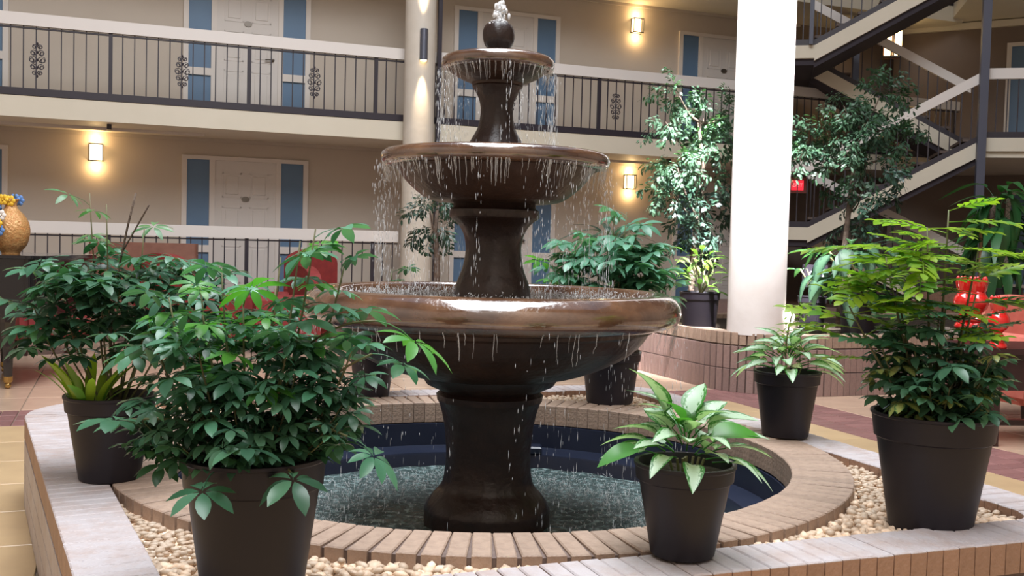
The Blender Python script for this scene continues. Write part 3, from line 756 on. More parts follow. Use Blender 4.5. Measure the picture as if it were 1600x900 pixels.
# ================================================================== GRAVEL CORNERS
peb = []
for v in range(5):
    mb = MB().blob((0, 0, 0), (R.uniform(.015, .024), R.uniform(.012, .018), R.uniform(.009, .014)), 6, 4, .16); peb.append(mb.mesh('pebble', PEBBLE, True))
icor = offs(.1)
def inside(x, y):
    c_ = False; n = len(icor)
    for i in range(n):
        p, q = icor[i], icor[i-1]
        if (p.y > y) != (q.y > y) and x < (q.x-p.x)*(y-p.y)/(q.y-p.y)+p.x: c_ = not c_
    return c_
GR = .392
for (sa_, sb_, lab) in ((-1, -1, 'cream pebble bed in the curb corner beside the largest front left pot'), (1, -1, 'cream pebble bed in the curb corner under the large right pot'),
                      (1, 1, 'pebble bed in the far right corner behind the fountain'), (-1, 1, 'pebble bed in the far left corner behind the leafy pots')):
    g = thing('gravel_bed', lab, 'gravel', W(0, 0, 0), T)
    ps = []
    y = -1.65
    while y < 1.7:
        x = -1.85
        while x < 1.6:
            px, py = x+R.uniform(-.012, .012), y+R.uniform(-.012, .012)
            if px*sa_ > 0 and py*sb_ > 0 and math.hypot(px, py) > 1.495 and inside(px, py): ps.append((px, py))
            x += .0295
        y += .0265
    a_lo = 1.472
    bs = MB()
    # bed under the pebbles
    rg = [(1.474*math.cos(PI/2*k/14), 1.474*math.sin(PI/2*k/14)) for k in range(15)]
    far = 1.30
    vs = []; 
    for k in range(15):
        an = PI/2*k/14; x_, y_ = math.cos(an)*sa_, math.sin(an)*sb_
        q = 1.474
        while inside(x_*(q+.02), y_*(q+.02)) and q < 3: q += .02
        vs.append((1.474*x_, 1.474*y_, GR-.012)); vs.append((max(q, 1.476)*x_, max(q, 1.476)*y_, GR-.012))
    bs.add(vs, [(2*k, 2*k+1, 2*k+3, 2*k+2) for k in range(14)]).build('bed', PEBBLE, g)
    ps.sort(key=lambda p: (W(p[0], p[1], 0)-Vector((0, 0, 0))).length)
    if sb_ < 0:
        for p in ps[:298]:
            link('pebble', R.choice(peb), g, loc=(p[0], p[1], GR+R.uniform(-.004, .008)), rot=(R.uniform(-.5, .5), R.uniform(-.5, .5), R.uniform(0, 6)), scale=R.uniform(.85, 1.2))
        rest = ps[298:]+[(p[0]+R.uniform(-.01, .01), p[1]+R.uniform(-.01, .01)) for p in ps if R.random() < .35]
    else: rest = ps
    mb = MB()
    for p in rest: mb.blob((p[0], p[1], GR+R.uniform(-.006, .003)), (R.uniform(.011, .018), R.uniform(.01, .014), R.uniform(.006, .01)), 6, 4, .12)
    if rest: mb.build('pebble_fill', PEBBLE, g, smooth=True, kind='stuff')

# ================================================================== PLANTS
def leaflet(mb, base, d, up, L_, w_, droop=.25, fold=.18, seg=5, tipw=.0, uvs=True, wp=None):
    """one blade from base along d, normal up; returns nothing"""
    d = d.normalized(); side = d.cross(up).normalized(); up = side.cross(d).normalized()
    vs = []; uv = []
    for i in range(seg+1):
        t = i/seg; wd = w_*(math.sin(PI*min(1, t**1.15))**.7 if 0 < t < 1 else 0)*.5
        if wp: wd = w_*.5*wp(t)
        c = base+d*(L_*t*(1-.12*droop*t))-up*(L_*droop*t*t)
        for s in (-1, 0, 1):
            vs.append(c+side*(s*wd)+up*(abs(s)*wd*fold)); uv.append((.5+.5*s if i not in (0,) else .5+.5*s, .02+t*.96))
    fs = []
    for i in range(seg):
        for s in (0, 1):
            a = i*3+s; fs.append((a, a+1, a+4, a+3))
    mb.add(vs, fs, uv)
def whorl_mesh(m, nl, L_, w_, pet, droop, name='leaf', thick=.0016):
    """petiole along +X from the origin, leaflets spreading like an umbrella at its tip"""
    mb = MB(); pts = [Vector((pet*t, 0, pet*(.10*math.sin(PI*t)))) for t in (0, .33, .66, 1)]
    mb.tube(pts, [thick, thick*.9, thick*.75, thick*.7], 4, cap=False)
    mb.uv = [(.0, .5)]*len(mb.v)
    tip = pts[-1]
    for k in range(nl):
        a = 2*PI*(k+.3)/nl + R.uniform(-.12, .12); sc_ = (1+.22*math.cos(a))*R.uniform(.85, 1.08)
        d = Vector((math.cos(a), math.sin(a), R.uniform(-.12, .14))); st_ = tip+d*(L_*.10)
        leaflet(mb, st_, d, Vector((0, 0, 1)), L_*sc_, w_*sc_, droop*R.uniform(.6, 1.4), .2, 5)
    return mb.mesh(name, m, True)
def pot(t, r_top, r_bot, h, soil_d=.03, band=.2):
    pr = [(r_bot*.94, 0), (r_bot, .006)] ; hb = h*(1-band); r_m = r_bot+(r_top*.955-r_bot)*((1-band))
    pr += [(r_m, hb), (r_m+.009, hb+.006), (r_top*.975, h-.012), (r_top, h-.008), (r_top, h), (r_top-.012, h), (r_top-.018, h-.015), (r_top-.024, h-soil_d-.02), (r_top-.03, h-soil_d-.02)]
    o = MB().lathe(pr, 56, close=False).build('pot', POT, t); autosmooth(o, 35)
    MB().lathe([(.001, h-soil_d), (r_top*.5, h-soil_d+.008), (r_top-.0215, h-soil_d)], 40, close=False).build('soil', SOIL, t, smooth=True)
    MB().lathe([(.001, .004), (r_bot*.95, .004)], 40, close=False).build('pot_base', POT, t)
def q_for(dirv, roll=0):
    """rotation that takes +X to dirv while keeping +Z as upright as it can"""
    x = dirv.normalized(); z = Vector((0, 0, 1)); y = z.cross(x)
    if y.length < 1e-3: y = Vector((0, 1, 0))
    y.normalize(); z = x.cross(y); m3 = Matrix((x, y, z)).transposed(); return m3.to_quaternion() @ Quaternion((1, 0, 0), roll)
def curve_pts(a, b, bow, k=6):
    a, b = Vector(a), Vector(b); return [a.lerp(b, i/k)+Vector(bow)*math.sin(PI*i/k) for i in range(k+1)]
def flatten(q, amt):
    return q
def stems_leaves(t, base_z, stems, metas, leafname='leaf', tmin=.35, stemr=.005, stemm=None):
    """stems: (x,y,z tip, n leaves, mesh list, scale)"""
    for (x, y, z, n, ms, s_) in stems:
        b = Vector((x*.18+R.uniform(-.02, .02), y*.18+R.uniform(-.02, .02), base_z-.02))
        pts = curve_pts(b, (x, y, z), (x*.10, y*.10, 0)); 
        MB().tube(pts, [stemr*(1-.55*i/6) for i in range(7)], 6).build('stem', stemm or STEMG, t, smooth=True)
        for i in range(n):
            f = tmin+(1-tmin)*(i+.6)/n; f = min(f, .995); k = f*6; j = min(int(k), 5); p = pts[j].lerp(pts[j+1], k-j)
            az = i*2.399+R.uniform(-.4, .4)+x*7; el = (.9 if i == n-1 else R.uniform(.05, .55))
            out = Vector((math.cos(az), math.sin(az), 0)); 
            if Vector((x, y, 0)).length > .02: out = (out+Vector((x, y, 0)).normalized()*.45).normalized()
            d = Vector((out.x*math.cos(el), out.y*math.cos(el), math.sin(el)))
            q = q_for(d, R.uniform(-.35, .35))
            # tilt the umbrella back to level and a little outward
            q2 = Quaternion(Vector((-out.y, out.x, 0)), el*.6+R.uniform(-.15, .25))
            link(leafname, R.choice(ms), t, loc=p, rot=q2 @ q, scale=s_*R.uniform(.75, 1.15)*(1.12-.25*(f)))
def bulk(t, n, c_, rad, ms, s_, m=None, name='inner_foliage'):
    """the uncountable inner leaves of a bush, one mesh"""
    mb = MB(); c_ = Vector(c_)
    for _ in range(n):
        v = Vector((R.gauss(0, 1), R.gauss(0, 1), R.gauss(0, 1))).normalized()*R.random()**.45
        p = c_+Vector((v.x*rad[0], v.y*rad[1], v.z*rad[2])); me = R.choice(ms)
        az = math.atan2(v.y, v.x)+R.uniform(-.8, .8); el = R.uniform(-.3, .6)
        q = Quaternion(Vector((-math.sin(az), math.cos(az), 0)), el*.7+R.uniform(-.2, .3)) @ q_for(Vector((math.cos(az)*math.cos(el), math.sin(az)*math.cos(el), math.sin(el))), R.uniform(-.4, .4))
        k = s_*R.uniform(.7, 1.15); vs = [p+(q @ (x.co*k)) for x in me.vertices]
        uvl = me.uv_layers[0].data; uv = [(0, 0)]*len(vs)
        for l in me.loops: uv[l.vertex_index] = tuple(uvl[l.index].uv)
        mb.add(vs, [tuple(f.vertices) for f in me.polygons], uv)
    o = mb.build(name, m or ms[0].materials[0], t, smooth=True); o['kind'] = 'stuff'; return o
def schef(m, L_, w_, pet, nl=8, droop=.35, k=3): return [whorl_mesh(m, nl+R.choice((-1, 0, 0)), L_*R.uniform(.92, 1.08), w_, pet*R.uniform(.8, 1.2), droop) for _ in range(k)]

# --- A: large front left pot
A = thing('potted_plant', 'largest umbrella plant, dense dark foliage over the big black pot at front left', 'potted plant', (-.605, 2.43, .385))
pot(A, .173, .112, .39)
mA = schef(L_TEAL, .070, .029, .08, 8); mA2 = schef(L_DARK, .055, .023, .055, 8); mAb = schef(L_BRIGHT, .074, .029, .08, 8)
zs = .36
S_ = []
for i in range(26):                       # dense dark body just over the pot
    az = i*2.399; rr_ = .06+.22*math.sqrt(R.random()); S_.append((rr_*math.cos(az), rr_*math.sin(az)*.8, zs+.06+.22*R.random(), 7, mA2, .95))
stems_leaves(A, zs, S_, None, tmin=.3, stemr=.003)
S_ = [(-.20, -.03, zs+.40, 6, mA, 1), (-.10, .05, zs+.47, 6, mA+mAb, 1), (-.02, -.05, zs+.40, 6, mAb, 1.05), (.05, .02, zs+.50, 6, mA, 1.05), (.14, -.02, zs+.57, 6, mA, 1.05), (.20, .06, zs+.50, 5, mA, 1), (.10, .0, zs+.54, 4, mAb, 1),
      (-.27, .03, zs+.33, 5, mA, 1), (.10, -.10, zs+.33, 5, mA, .9), (-.10, -.12, zs+.28, 5, mA, .95), (-.16, .08, zs+.42, 5, mAb, 1), (.24, -.05, zs+.30, 5, mA, .9), (.02, .1, zs+.42, 5, mA, .9)]
stems_leaves(A, zs, S_, None, tmin=.45, stemr=.0045)
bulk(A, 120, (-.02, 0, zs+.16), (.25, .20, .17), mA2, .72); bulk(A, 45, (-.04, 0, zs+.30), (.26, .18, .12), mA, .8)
def single(t, x, y, z, L_, ms, s_, base=None, az=None, el=.2, stemm=STEMG):
    """one long-stalked leaf reaching a given point"""
    b = Vector(base or (x*.3, y*.3, z-.15)); MB().tube(curve_pts(b, (x, y, z), (0, 0, .015)), [.0028]*7, 5).build('stem', stemm, t, smooth=True)
    az = math.atan2(y, x) if az is None else az
    link('leaf', R.choice(ms), t, loc=(x, y, z), rot=q_for(Vector((math.cos(az)*math.cos(el), math.sin(az)*math.cos(el), math.sin(el)))), scale=s_)
single(A, .29, -.06, zs+.36, 0, mAb, 1.15, (.13, 0, zs+.30), -.1, -.45)
single(A, .28, -.03, zs+.28, 0, mA, 1.0, (.1, 0, zs+.14), -.1, -.3)
single(A, .24, -.12, zs+.10, 0, mA, .95, (.05, 0, zs+.1), -.4, -.5)
single(A, -.25, -.15, zs+.13, 0, schef(L_TEAL, .075, .036, .03, 8, .2), 1.0, (-.05, -.02, zs+.08), -2.4, .1)
single(A, .03, -.17, zs+.08, 0, schef(L_DARK, .075, .03, .03, 7, .3), 1.0, (.02, -.03, zs+.05), -1.5, .1)
single(A, -.05, -.16, zs+.02, 0, mA, 1.1, (-.02, -.02, zs), -1.6, -.3)
single(A, .12, -.15, zs+.02, 0, schef(L_DARK, .07, .03, .03, 7, .5), 1.05, (.05, -.02, zs), -1.2, -.3)
single(A, -.13, .0, zs+.36, 0, mAb, 1.1, (-.1, 0, zs+.2), 3.0, .0)

# --- B: left pot on the curb corner, tall umbrella plant with young yellow-green stems
Bt = thing('potted_plant', 'tall airy umbrella plant with yellow green shoots, black pot on the left curb', 'potted plant', (-1.41, 3.60, CH))
pot(Bt, .157, .103, .30); zs = .27
mB = schef(L_DARK, .082, .033, .09, 8); mB2 = schef(L_TEAL, .084, .034, .10, 8); mBp = schef(leafmat('pale_schefflera_leaf', (.09, .22, .10), (.14, .28, .12), .35, .25), .085, .026, .10, 7)
S_ = [(-.10, .05, zs+.74, 3, mBp, .9), (-.02, .0, zs+.70, 3, mBp, .9), (.10, .04, zs+.62, 4, mBp, .9), (-.18, 0, zs+.46, 6, mB2, 1), (-.26, -.03, zs+.34, 6, mB2, .95), (-.06, .05, zs+.50, 7, mB, 1),
      (.04, -.02, zs+.45, 7, mB, 1), (.15, .03, zs+.48, 7, mB2, 1), (.24, .05, zs+.44, 6, mB2, 1), (.30, 0, zs+.36, 6, mB, 1), (-.14, -.05, zs+.33, 7, mB, 1), (.02, .1, zs+.38, 7, mB, 1), (.14, -.02, zs+.32, 7, mB, 1), (-.22, .06, zs+.28, 6, mB, .95), (-.02, -.04, zs+.36, 6, mB, 1)]
stems_leaves(Bt, zs, S_, None, tmin=.55, stemr=.0045)
bulk(Bt, 110, (.02, .03, zs+.32), (.28, .2, .20), mB, .85); bulk(Bt, 45, (.08, .0, zs+.46), (.28, .2, .10), mB2, .85)
MB().tube(curve_pts((0, 0, zs), (.09, -.02, zs+.74), (-.03, 0, 0)), [.004]*7, 6).build('bare_twig', BARK, Bt, smooth=True)
MB().tube(curve_pts((.03, 0, zs+.52), (.14, -.03, zs+.70), (0, 0, 0)), [.003]*7, 6).build('bare_twig', BARK, Bt, smooth=True)
ysh = []
for _ in range(3):
    mb = MB(); leaflet(mb, Vector((0, 0, 0)), Vector((1, 0, 0)), Vector((0, 0, 1)), .20, .035, .35, .25, 7, wp=lambda t: math.sin(PI*(t*.9+.08))**.7 if t < 1 else 0); ysh.append(mb.mesh('blade', L_LIME, True))
for i in range(17):
    az = i*2.4; el = R.uniform(.7, 1.4); x, y = -.05+.05*math.cos(az), -.07+.04*math.sin(az)
    link('blade', ysh[i % 3], Bt, loc=(x, y, zs), rot=q_for(Vector((math.cos(az)*math.cos(el), math.sin(az)*math.cos(el), math.sin(el)))), scale=R.uniform(.7, 1.15))

# --- C and D: pots behind the basin
Cc = thing('potted_plant', 'black pot with a leafy plant behind the fountain, left of its stem', 'potted plant', (-.77, 5.71, CH))
pot(Cc, .135, .095, .27); stems_leaves(Cc, .25, [(R.uniform(-.2, .2), R.uniform(-.2, .2), .25+R.uniform(.12, .5), 6, mB, .9) for _ in range(9)], None, tmin=.4)
Dd = thing('potted_plant', 'blue green umbrella plant in a black pot behind the fountain, right of its stem', 'potted plant', (.56, 5.68, CH))
pot(Dd, .17, .128, .29); zs = .26
mD = schef(leafmat('bluish_schefflera_leaf', (.08, .22, .14), (.15, .36, .25), .25, .3), .095, .042, .08, 8); 
S_ = [(-.34, 0, zs+.50, 6, mAb, 1.1), (-.22, .03, zs+.62, 6, mD, 1.1), (-.10, 0, zs+.62, 7, mD, 1.1), (.0, .05, zs+.78, 7, mD, 1.15), (.06, -.03, zs+.80, 7, mD, 1.15), (.12, 0, zs+.66, 7, mD, 1.2), (.20, .02, zs+.62, 6, mD, 1.15), (.26, -.04, zs+.50, 6, mD, 1.1),
      (-.15, -.08, zs+.48, 6, mD, 1.1), (.02, -.1, zs+.55, 7, mD, 1.1), (.14, -.1, zs+.46, 6, mD, 1.1), (-.28, -.05, zs+.42, 5, mD, 1.1), (.3, .05, zs+.40, 5, mD, 1.1), (-.05, .1, zs+.5, 5, mD, 1)]
stems_leaves(Dd, zs, S_, None, tmin=.5, stemr=.006)

bulk(Dd, 90, (-.02, 0, zs+.50), (.32, .22, .18), mD, .95)
# --- aglaonemas E (front) and F (back)
def blade_set(m, L_, w_, name, k=4, droop=.35):
    out = []
    for i in range(k):
        mb = MB(); mb.tube([(0, 0, 0), (L_*.25, 0, L_*.02), (L_*.45, 0, 0)], [.003, .0025, .002], 5, cap=False); mb.uv = [(.0, .5)]*len(mb.v)
        leaflet(mb, Vector((L_*.42, 0, 0)), Vector((1, 0, 0)), Vector((0, 0, 1)), L_, w_*R.uniform(.85, 1.1), droop*R.uniform(.6, 1.5), .28, 8, wp=lambda t: (math.sin(PI*t**.75)**.8) if 0 < t < 1 else 0)
        out.append(mb.mesh(name, m, True))
    return out
def aglaonema(t, zs, n, bl, rs, scale, els=(.1, 1.3)):
    for i in range(n):
        f = i/n; az = i*2.399+R.uniform(-.3, .3); el = els[0]+(els[1]-els[0])*f+R.uniform(-.12, .12); rb_ = rs*(1-f)
        link('leaf', R.choice(bl), t, loc=(rb_*math.cos(az), rb_*math.sin(az), zs+.03+.10*f*scale), rot=q_for(Vector((math.cos(az)*math.cos(el), math.sin(az)*math.cos(el), math.sin(el))), R.uniform(-.5, .5)), scale=scale*R.uniform(.85, 1.12))
        if i % 4 == 0: MB().tube([(rb_*.4*math.cos(az), rb_*.4*math.sin(az), zs-.03), (rb_*.7*math.cos(az), rb_*.7*math.sin(az), zs+.04)], .004, 6).build('stem', STEMG, t)
E_ = thing('potted_plant', 'small black pot with broad silvery green leaves on the front brick coping', 'potted plant', (.50, 2.86, CH+.006))
pot(E_, .143, .09, .262)
bl = blade_set(L_AGLA, .145, .078, 'leaf', 5, .5); blg = blade_set(L_BRIGHT, .14, .075, 'leaf', 2)
aglaonema(E_, .235, 34, bl+bl+blg[:1], .075, .85, (.1, 1.05))
link('leaf', bl[0], E_, loc=(-.05, 0, .33), rot=q_for(Vector((-.18, -.1, 1))), scale=1.15)
link('leaf', blg[0], E_, loc=(.01, -.02, .32), rot=q_for(Vector((.9, -.1, .35)), .5), scale=1.0)
link('leaf', blg[1], E_, loc=(-.08, -.02, .31), rot=q_for(Vector((-.9, -.3, -.1)), -.3), scale=.95)
F_ = thing('potted_plant', 'black pot of pale silvery leaves beside the white column, on the right curb', 'potted plant', (1.295, 4.76, CH+.006))
pot(F_, .155, .105, .305)
bl2 = blade_set(L_AGLA, .15, .068, 'leaf', 4, .5)
aglaonema(F_, .28, 40, bl2, .09, .9, (.05, .9))
lime = blade_set(L_LIME, .06, .02, 'leaf', 3)
for i in range(46):
    az = i*2.4; f = R.random(); link('leaf', R.choice(lime), F_, loc=(-.02+.05*f+R.uniform(-.04, .06), R.uniform(-.03, .03), .38+.22*f), rot=q_for(Vector((math.cos(az), math.sin(az), R.uniform(0, .8)))), scale=R.uniform(.7, 1.1))
MB().tube(curve_pts((0, 0, .27), (.02, 0, .6), (-.02, 0, 0)), [.004]*7, 6).build('stem', STEMG, F_, smooth=True)

# --- G: large right pot
G = thing('potted_plant', 'large black pot in pebbles at right, layered lime green fronds above dark variegated leaves', 'potted plant', (1.392, 3.33, .385))
pot(G, .199, .128, .392, .035, .22); zs = .355
mG = schef(L_YELV, .070, .030, .05, 8, .4, 1) + schef(L_DARK, .072, .032, .05, 8, .4, 3)
S_ = []
for i in range(20):
    az = i*2.399; rr_ = .05+.16*math.sqrt(R.random()); S_.append((rr_*math.cos(az), rr_*math.sin(az), zs+.06+.25*R.random(), 5, mG, .9))
stems_leaves(G, zs, S_, None, tmin=.35, stemr=.004)
def frond_mesh(m, n, L_, lw):
    mb = MB(); pts = [Vector((L_*t, 0, -.12*L_*t*t)) for t in [i/7 for i in range(8)]]; mb.tube(pts, [.0022]*8, 4, cap=False); mb.uv = [(.3, .5)]*len(mb.v)
    for k in range(n):
        t = .25+.75*k/(n-1)
        p = Vector((L_*t, 0, -.12*L_*t*t)); sd = 1 if k % 2 else -1; l_ = lw*(1.15-.45*abs(t-.55))*R.uniform(.85, 1.1)
        d = Vector((.65, sd*.8, R.uniform(-.1, .15))) if k < n-1 else Vector((1, 0, 0))
        leaflet(mb, p, d, Vector((0, 0, 1)), l_, l_*.50, .2, .2, 4)
    return mb.mesh('frond', m, True)
frl = [frond_mesh(L_LIME, 12, .23, .066) for _ in range(4)]
frt = [frond_mesh(L_TEAL, 13, .22, .058) for _ in range(3)]
frd = [frond_mesh(L_DARK, 13, .20, .055) for _ in range(2)]
for (x, y, z, n, ms) in ((-.05, 0, .64, 7, frl), (.03, .03, .70, 7, frl), (-.18, .0, .54, 7, frl), (-.30, -.02, .38, 6, frl+frt[:1]), (-.12, .06, .44, 6, frl), (.12, 0, .58, 6, frl+frt[:1]), (.10, -.04, .43, 6, frt), (.0, -.05, .40, 5, frl+frt), (-.20, .05, .24, 5, frl+frd), (.02, .05, .34, 5, frt), (.16, .04, .34, 4, frd), (-.10, -.06, .26, 5, frd+frt[:1])):
    tip = Vector((x, y, zs+z)); b = Vector((x*.1, y*.1, zs-.02)); pts = curve_pts(b, tip, (x*.05, 0, 0))
    MB().tube(pts, [.006*(1-.6*i/6) for i in range(7)], 6).build('stem', STEMG, G, smooth=True)
    for i in range(n):
        f = .64+.355*(i+1)/n; k = f*6; j = min(int(k), 5); p = pts[j].lerp(pts[j+1], k-j); az = R.choice((0, PI))+R.uniform(-.75, .75)+(.3 if i % 2 else -.3)
        el = R.uniform(-.02, .42)
        link('frond', R.choice(ms), G, loc=p, rot=q_for(Vector((math.cos(az)*math.cos(el), math.sin(az)*math.cos(el), math.sin(el))), R.uniform(-.3, .3)), scale=R.uniform(.65, 1.0))

bulk(G, 60, (0, 0, zs+.20), (.20, .17, .14), mG[1:], .8)
bulk(G, 26, (-.06, 0, zs+.52), (.24, .12, .13), frl, .8)
# ================================================================== RAISED BRICK PLANTER WITH TREES
pc = [(3.68, 3.47), (13.0, 3.47), (13.0, 8.6), (3.68, 8.6)]
# centreline of the coping 0.1 in from the face
pc2 = [(3.78, 3.57), (10.2, 3.57), (10.2, 6.3), (3.78, 6.3)]
pp = rpath(pc2, [.75, .3, .3, .6], .068)
pl = thing('brick_planter', 'long brown brick planter carrying the white column and indoor trees', 'planter', W(0, 0, 0), T)
pbm = MB().cbox(-.031, .031, -.1, .1, -.11, 0, .004).mesh('brick', BRICKT)
pbs = MB().cbox(-.031, .031, -.1, -.08, -.42, -.115, .0).mesh('face_brick', PLBRICK)
def pvis(p): q = W(p[0].x, p[0].y); return q.length
pps = sorted(pp, key=pvis); core = MB()
for i, (p, tv, r) in enumerate(pps):
    if i < 200: link('brick', pbm, pl, loc=(p.x, p.y, PZ), rot=(0, 0, frame_rot(tv)))
mb = MB(); mb2 = MB()
fm = []
for i, (p, tv, r) in enumerate(pps):
    an = frame_rot(tv); ca, sa = math.cos(an), math.sin(an); f = lambda q, p=p, ca=ca, sa=sa: Vector((p.x+q.x*ca-q.y*sa, p.y+q.x*sa+q.y*ca, q.z))
    if i >= 200: mb.box(-.031, .031, -.1, .1, PZ-.11, PZ, f)
    for z0, z1 in ((0, .205), (.213, .425)):
        if i >= 100: mb2.box(-.0315, .0315, -.1, -.07, z0, z1, f)
fb1 = MB().cbox(-.0315, .0315, -.1, -.07, 0, .205, .003).mesh('face_brick', PLBRICK)
for i, (p, tv, r) in enumerate(pps[:100]):
    for z0 in (0, .213): link('face_brick', fb1, pl, loc=(p.x, p.y, z0+.002), rot=(0, 0, frame_rot(tv)))
mb.build('far_coping', BRICKT, pl, kind='stuff'); mb2.build('far_face_bricks', PLBRICK, pl, kind='stuff')
path_save = path; path = pp
ring_solid(-.078, .09, 0, PZ-.008).build('mortar_core', MORTAR, pl)
inner = offs(.09); MB().prism([(q.x, q.y) for q in inner], PZ-.12, PZ-.05).build('soil', SOIL, pl)
path = path_save

def spray_mesh(m, n, rad, ll):
    """a twig carrying small leaves"""
    mb = MB(); mb.tube([(0, 0, 0), (rad*.5, 0, rad*.1), (rad, 0, 0)], [.004, .003, .001], 4, cap=False); mb.uv = [(0, .5)]*len(mb.v)
    for k in range(n):
        t = R.uniform(.15, 1.05); a = R.uniform(0, 2*PI); off = Vector((0, math.cos(a), math.sin(a)*.6))*R.uniform(0, rad*.35)
        p = Vector((rad*t, 0, rad*.1*math.sin(PI*t)))+off; d = Vector((R.uniform(.1, 1), math.cos(a), math.sin(a)*.5-.45))
        leaflet(mb, p, d, Vector((0, 0, 1)), ll*R.uniform(.7, 1.2), ll*.42, .3, .15, 3)
    return mb.mesh('leaf_spray', m, True)
def tree(label, base, trunk, clumps, sprays, name='indoor_tree'):
    """trunk: list of local points; clumps: (x,y,z,r,n)"""
    t = thing(name, label, 'tree', base)
    MB().tube(trunk, [.04*(1-.6*i/(len(trunk)-1)) for i in range(len(trunk))], 8).build('trunk', BARK, t, smooth=True)
    tv = [Vector(p) for p in trunk]
    for (x, y, z, r, n, ms) in clumps:
        c_ = Vector((x, y, z)); j = min(range(len(tv)), key=lambda i: (tv[i]-c_).length+(0 if tv[i].z < z else .6)*1.0)
        MB().tube(curve_pts(tv[j], c_, (0, 0, -.05)), [.018*(1-.7*i/6) for i in range(7)], 6).build('branch', BARK, t, smooth=True)
        for k in range(n):
            v = Vector((R.gauss(0, 1), R.gauss(0, 1), R.gauss(0, .8))).normalized(); p = c_+v*r*R.uniform(.15, .75)
            d = (v+Vector((0, 0, -.2))).normalized()
            link('leaf_spray', R.choice(ms), t, loc=p, rot=q_for(d, R.uniform(-1, 1)), scale=R.uniform(.7, 1.15))
    return t
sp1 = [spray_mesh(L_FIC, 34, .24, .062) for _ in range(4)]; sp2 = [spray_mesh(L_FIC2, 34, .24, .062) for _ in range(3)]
def at(px, py, Y):
    """pixel of the photograph (1600x900) at depth Y -> point, used to read positions once"""
    d = F + cr*((px-800)/1600) + cu*((450-py)/1600); return Vector((0, 0, HC))+d*(Y/d.y)
def tree_px(label, basepx, Y, trunkpx, clumps):
    b = at(*basepx, Y); b.z = (PZ-.06 if basepx[0] > 1000 else 0)
    loc = lambda q, dy=0: at(q[0], q[1], Y+dy)-b
    trunk = [Vector((0, 0, 0))]+[loc(q) for q in trunkpx]
    cl_ = [tuple(loc((x, y), dy))+(r*Y/1600, n, ms) for x, y, r, dy, n, ms in clumps]
    return tree(label, b, trunk, cl_, None)
tree_px('slender indoor tree with drooping green leaves left of the white column', (1078, 490), 10.6, [(1082, 420), (1090, 340), (1098, 260), (1092, 190)],
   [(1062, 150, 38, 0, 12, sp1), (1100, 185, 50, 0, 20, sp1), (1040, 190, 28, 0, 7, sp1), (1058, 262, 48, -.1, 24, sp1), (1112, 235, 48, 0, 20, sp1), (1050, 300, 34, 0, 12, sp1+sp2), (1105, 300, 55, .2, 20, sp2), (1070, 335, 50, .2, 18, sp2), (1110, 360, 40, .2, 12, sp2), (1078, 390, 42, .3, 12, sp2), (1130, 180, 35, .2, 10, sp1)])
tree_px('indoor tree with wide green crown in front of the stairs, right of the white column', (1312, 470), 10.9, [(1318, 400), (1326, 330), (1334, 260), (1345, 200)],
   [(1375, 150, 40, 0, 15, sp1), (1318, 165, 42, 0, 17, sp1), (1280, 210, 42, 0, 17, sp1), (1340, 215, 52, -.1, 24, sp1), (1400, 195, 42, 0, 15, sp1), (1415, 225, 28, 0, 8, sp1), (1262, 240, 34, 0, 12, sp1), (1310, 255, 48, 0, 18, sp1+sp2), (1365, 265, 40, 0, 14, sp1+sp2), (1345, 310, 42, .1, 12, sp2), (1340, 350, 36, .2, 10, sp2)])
tree_px('thin dark climbing plant right of the cream column, seen under the middle bowl', (684, 436), 10.4, [(683, 400), (680, 360), (684, 322)], [(680, 355, 16, 0, 7, sp2), (672, 330, 18, 0, 6, sp2), (690, 312, 22, 0, 8, sp2), (694, 360, 10, 0, 3, sp2)])

# potted plants in and behind the planter
def pot_at(label, px, py, Y, rt, rbm, h, z=None, cat='potted plant'):
    p = at(px, py, Y); p.z = PZ-.05 if z is None else z; t = thing('potted_plant', label, cat, p); pot(t, rt, rbm, h); return t
P5 = pot_at('black pot with yellow green leafy plant on the planter edge left of the white column', 1092, 505, 10.0, .20, .16, .38)
bl5 = blade_set(leafmat('olive_leaf', (.10, .20, .05), (.2, .30, .06), .3, .3), .16, .07, 'leaf', 3)
for i in range(60):
    az = i*2.4; f = R.random(); el = R.uniform(-.2, .9); rr_ = .22*R.random()
    link('leaf', R.choice(bl5), P5, loc=(rr_*math.cos(az), rr_*math.sin(az), .38+.38*f), rot=q_for(Vector((math.cos(az)*math.cos(el), math.sin(az)*math.cos(el), math.sin(el)))), scale=R.uniform(.6, 1))
for i in range(5): MB().tube(curve_pts((0, 0, .34), (.14*math.cos(i*1.3), .14*math.sin(i*1.3), .7), (.03, 0, 0)), [.008]*7, 6).build('stem', STEMG, P5, smooth=True)
MB().tube(curve_pts((.28, -.2, .02), (.30, -.1, .4), (-.02, 0, 0)), [.03, .03, .028, .025, .022, .02, .016], 7).build('woody_stump', BARK, P5, smooth=True)
P7 = pot_at('tall black pot of mottled dumb cane leaves right of the white column', 1345, 512, 9.9, .22, .18, .42)
bl7 = blade_set(L_DIEF, .30, .16, 'leaf', 4, .5)
for i in range(50):
    az = i*2.4; f = R.random(); el = R.uniform(-.65, .5); rr_ = .34*R.random()
    link('leaf', R.choice(bl7), P7, loc=(-.16+rr_*math.cos(az), rr_*math.sin(az)*.7-.1, .48+.42*f), rot=q_for(Vector((math.cos(az)*math.cos(el), math.sin(az)*math.cos(el), math.sin(el)))), scale=R.uniform(.75, 1.05))
for i in range(6): MB().tube(curve_pts((0, 0, .38), (-.14+.25*math.cos(i*1.05), .25*math.sin(i*1.05), .8), (.03, 0, 0)), [.012]*7, 6).build('stem', STEMG, P7, smooth=True)
P7b = pot_at('black pot with a few slender stems left of the dumb cane pot', 1268, 506, 10.6, .15, .12, .34)
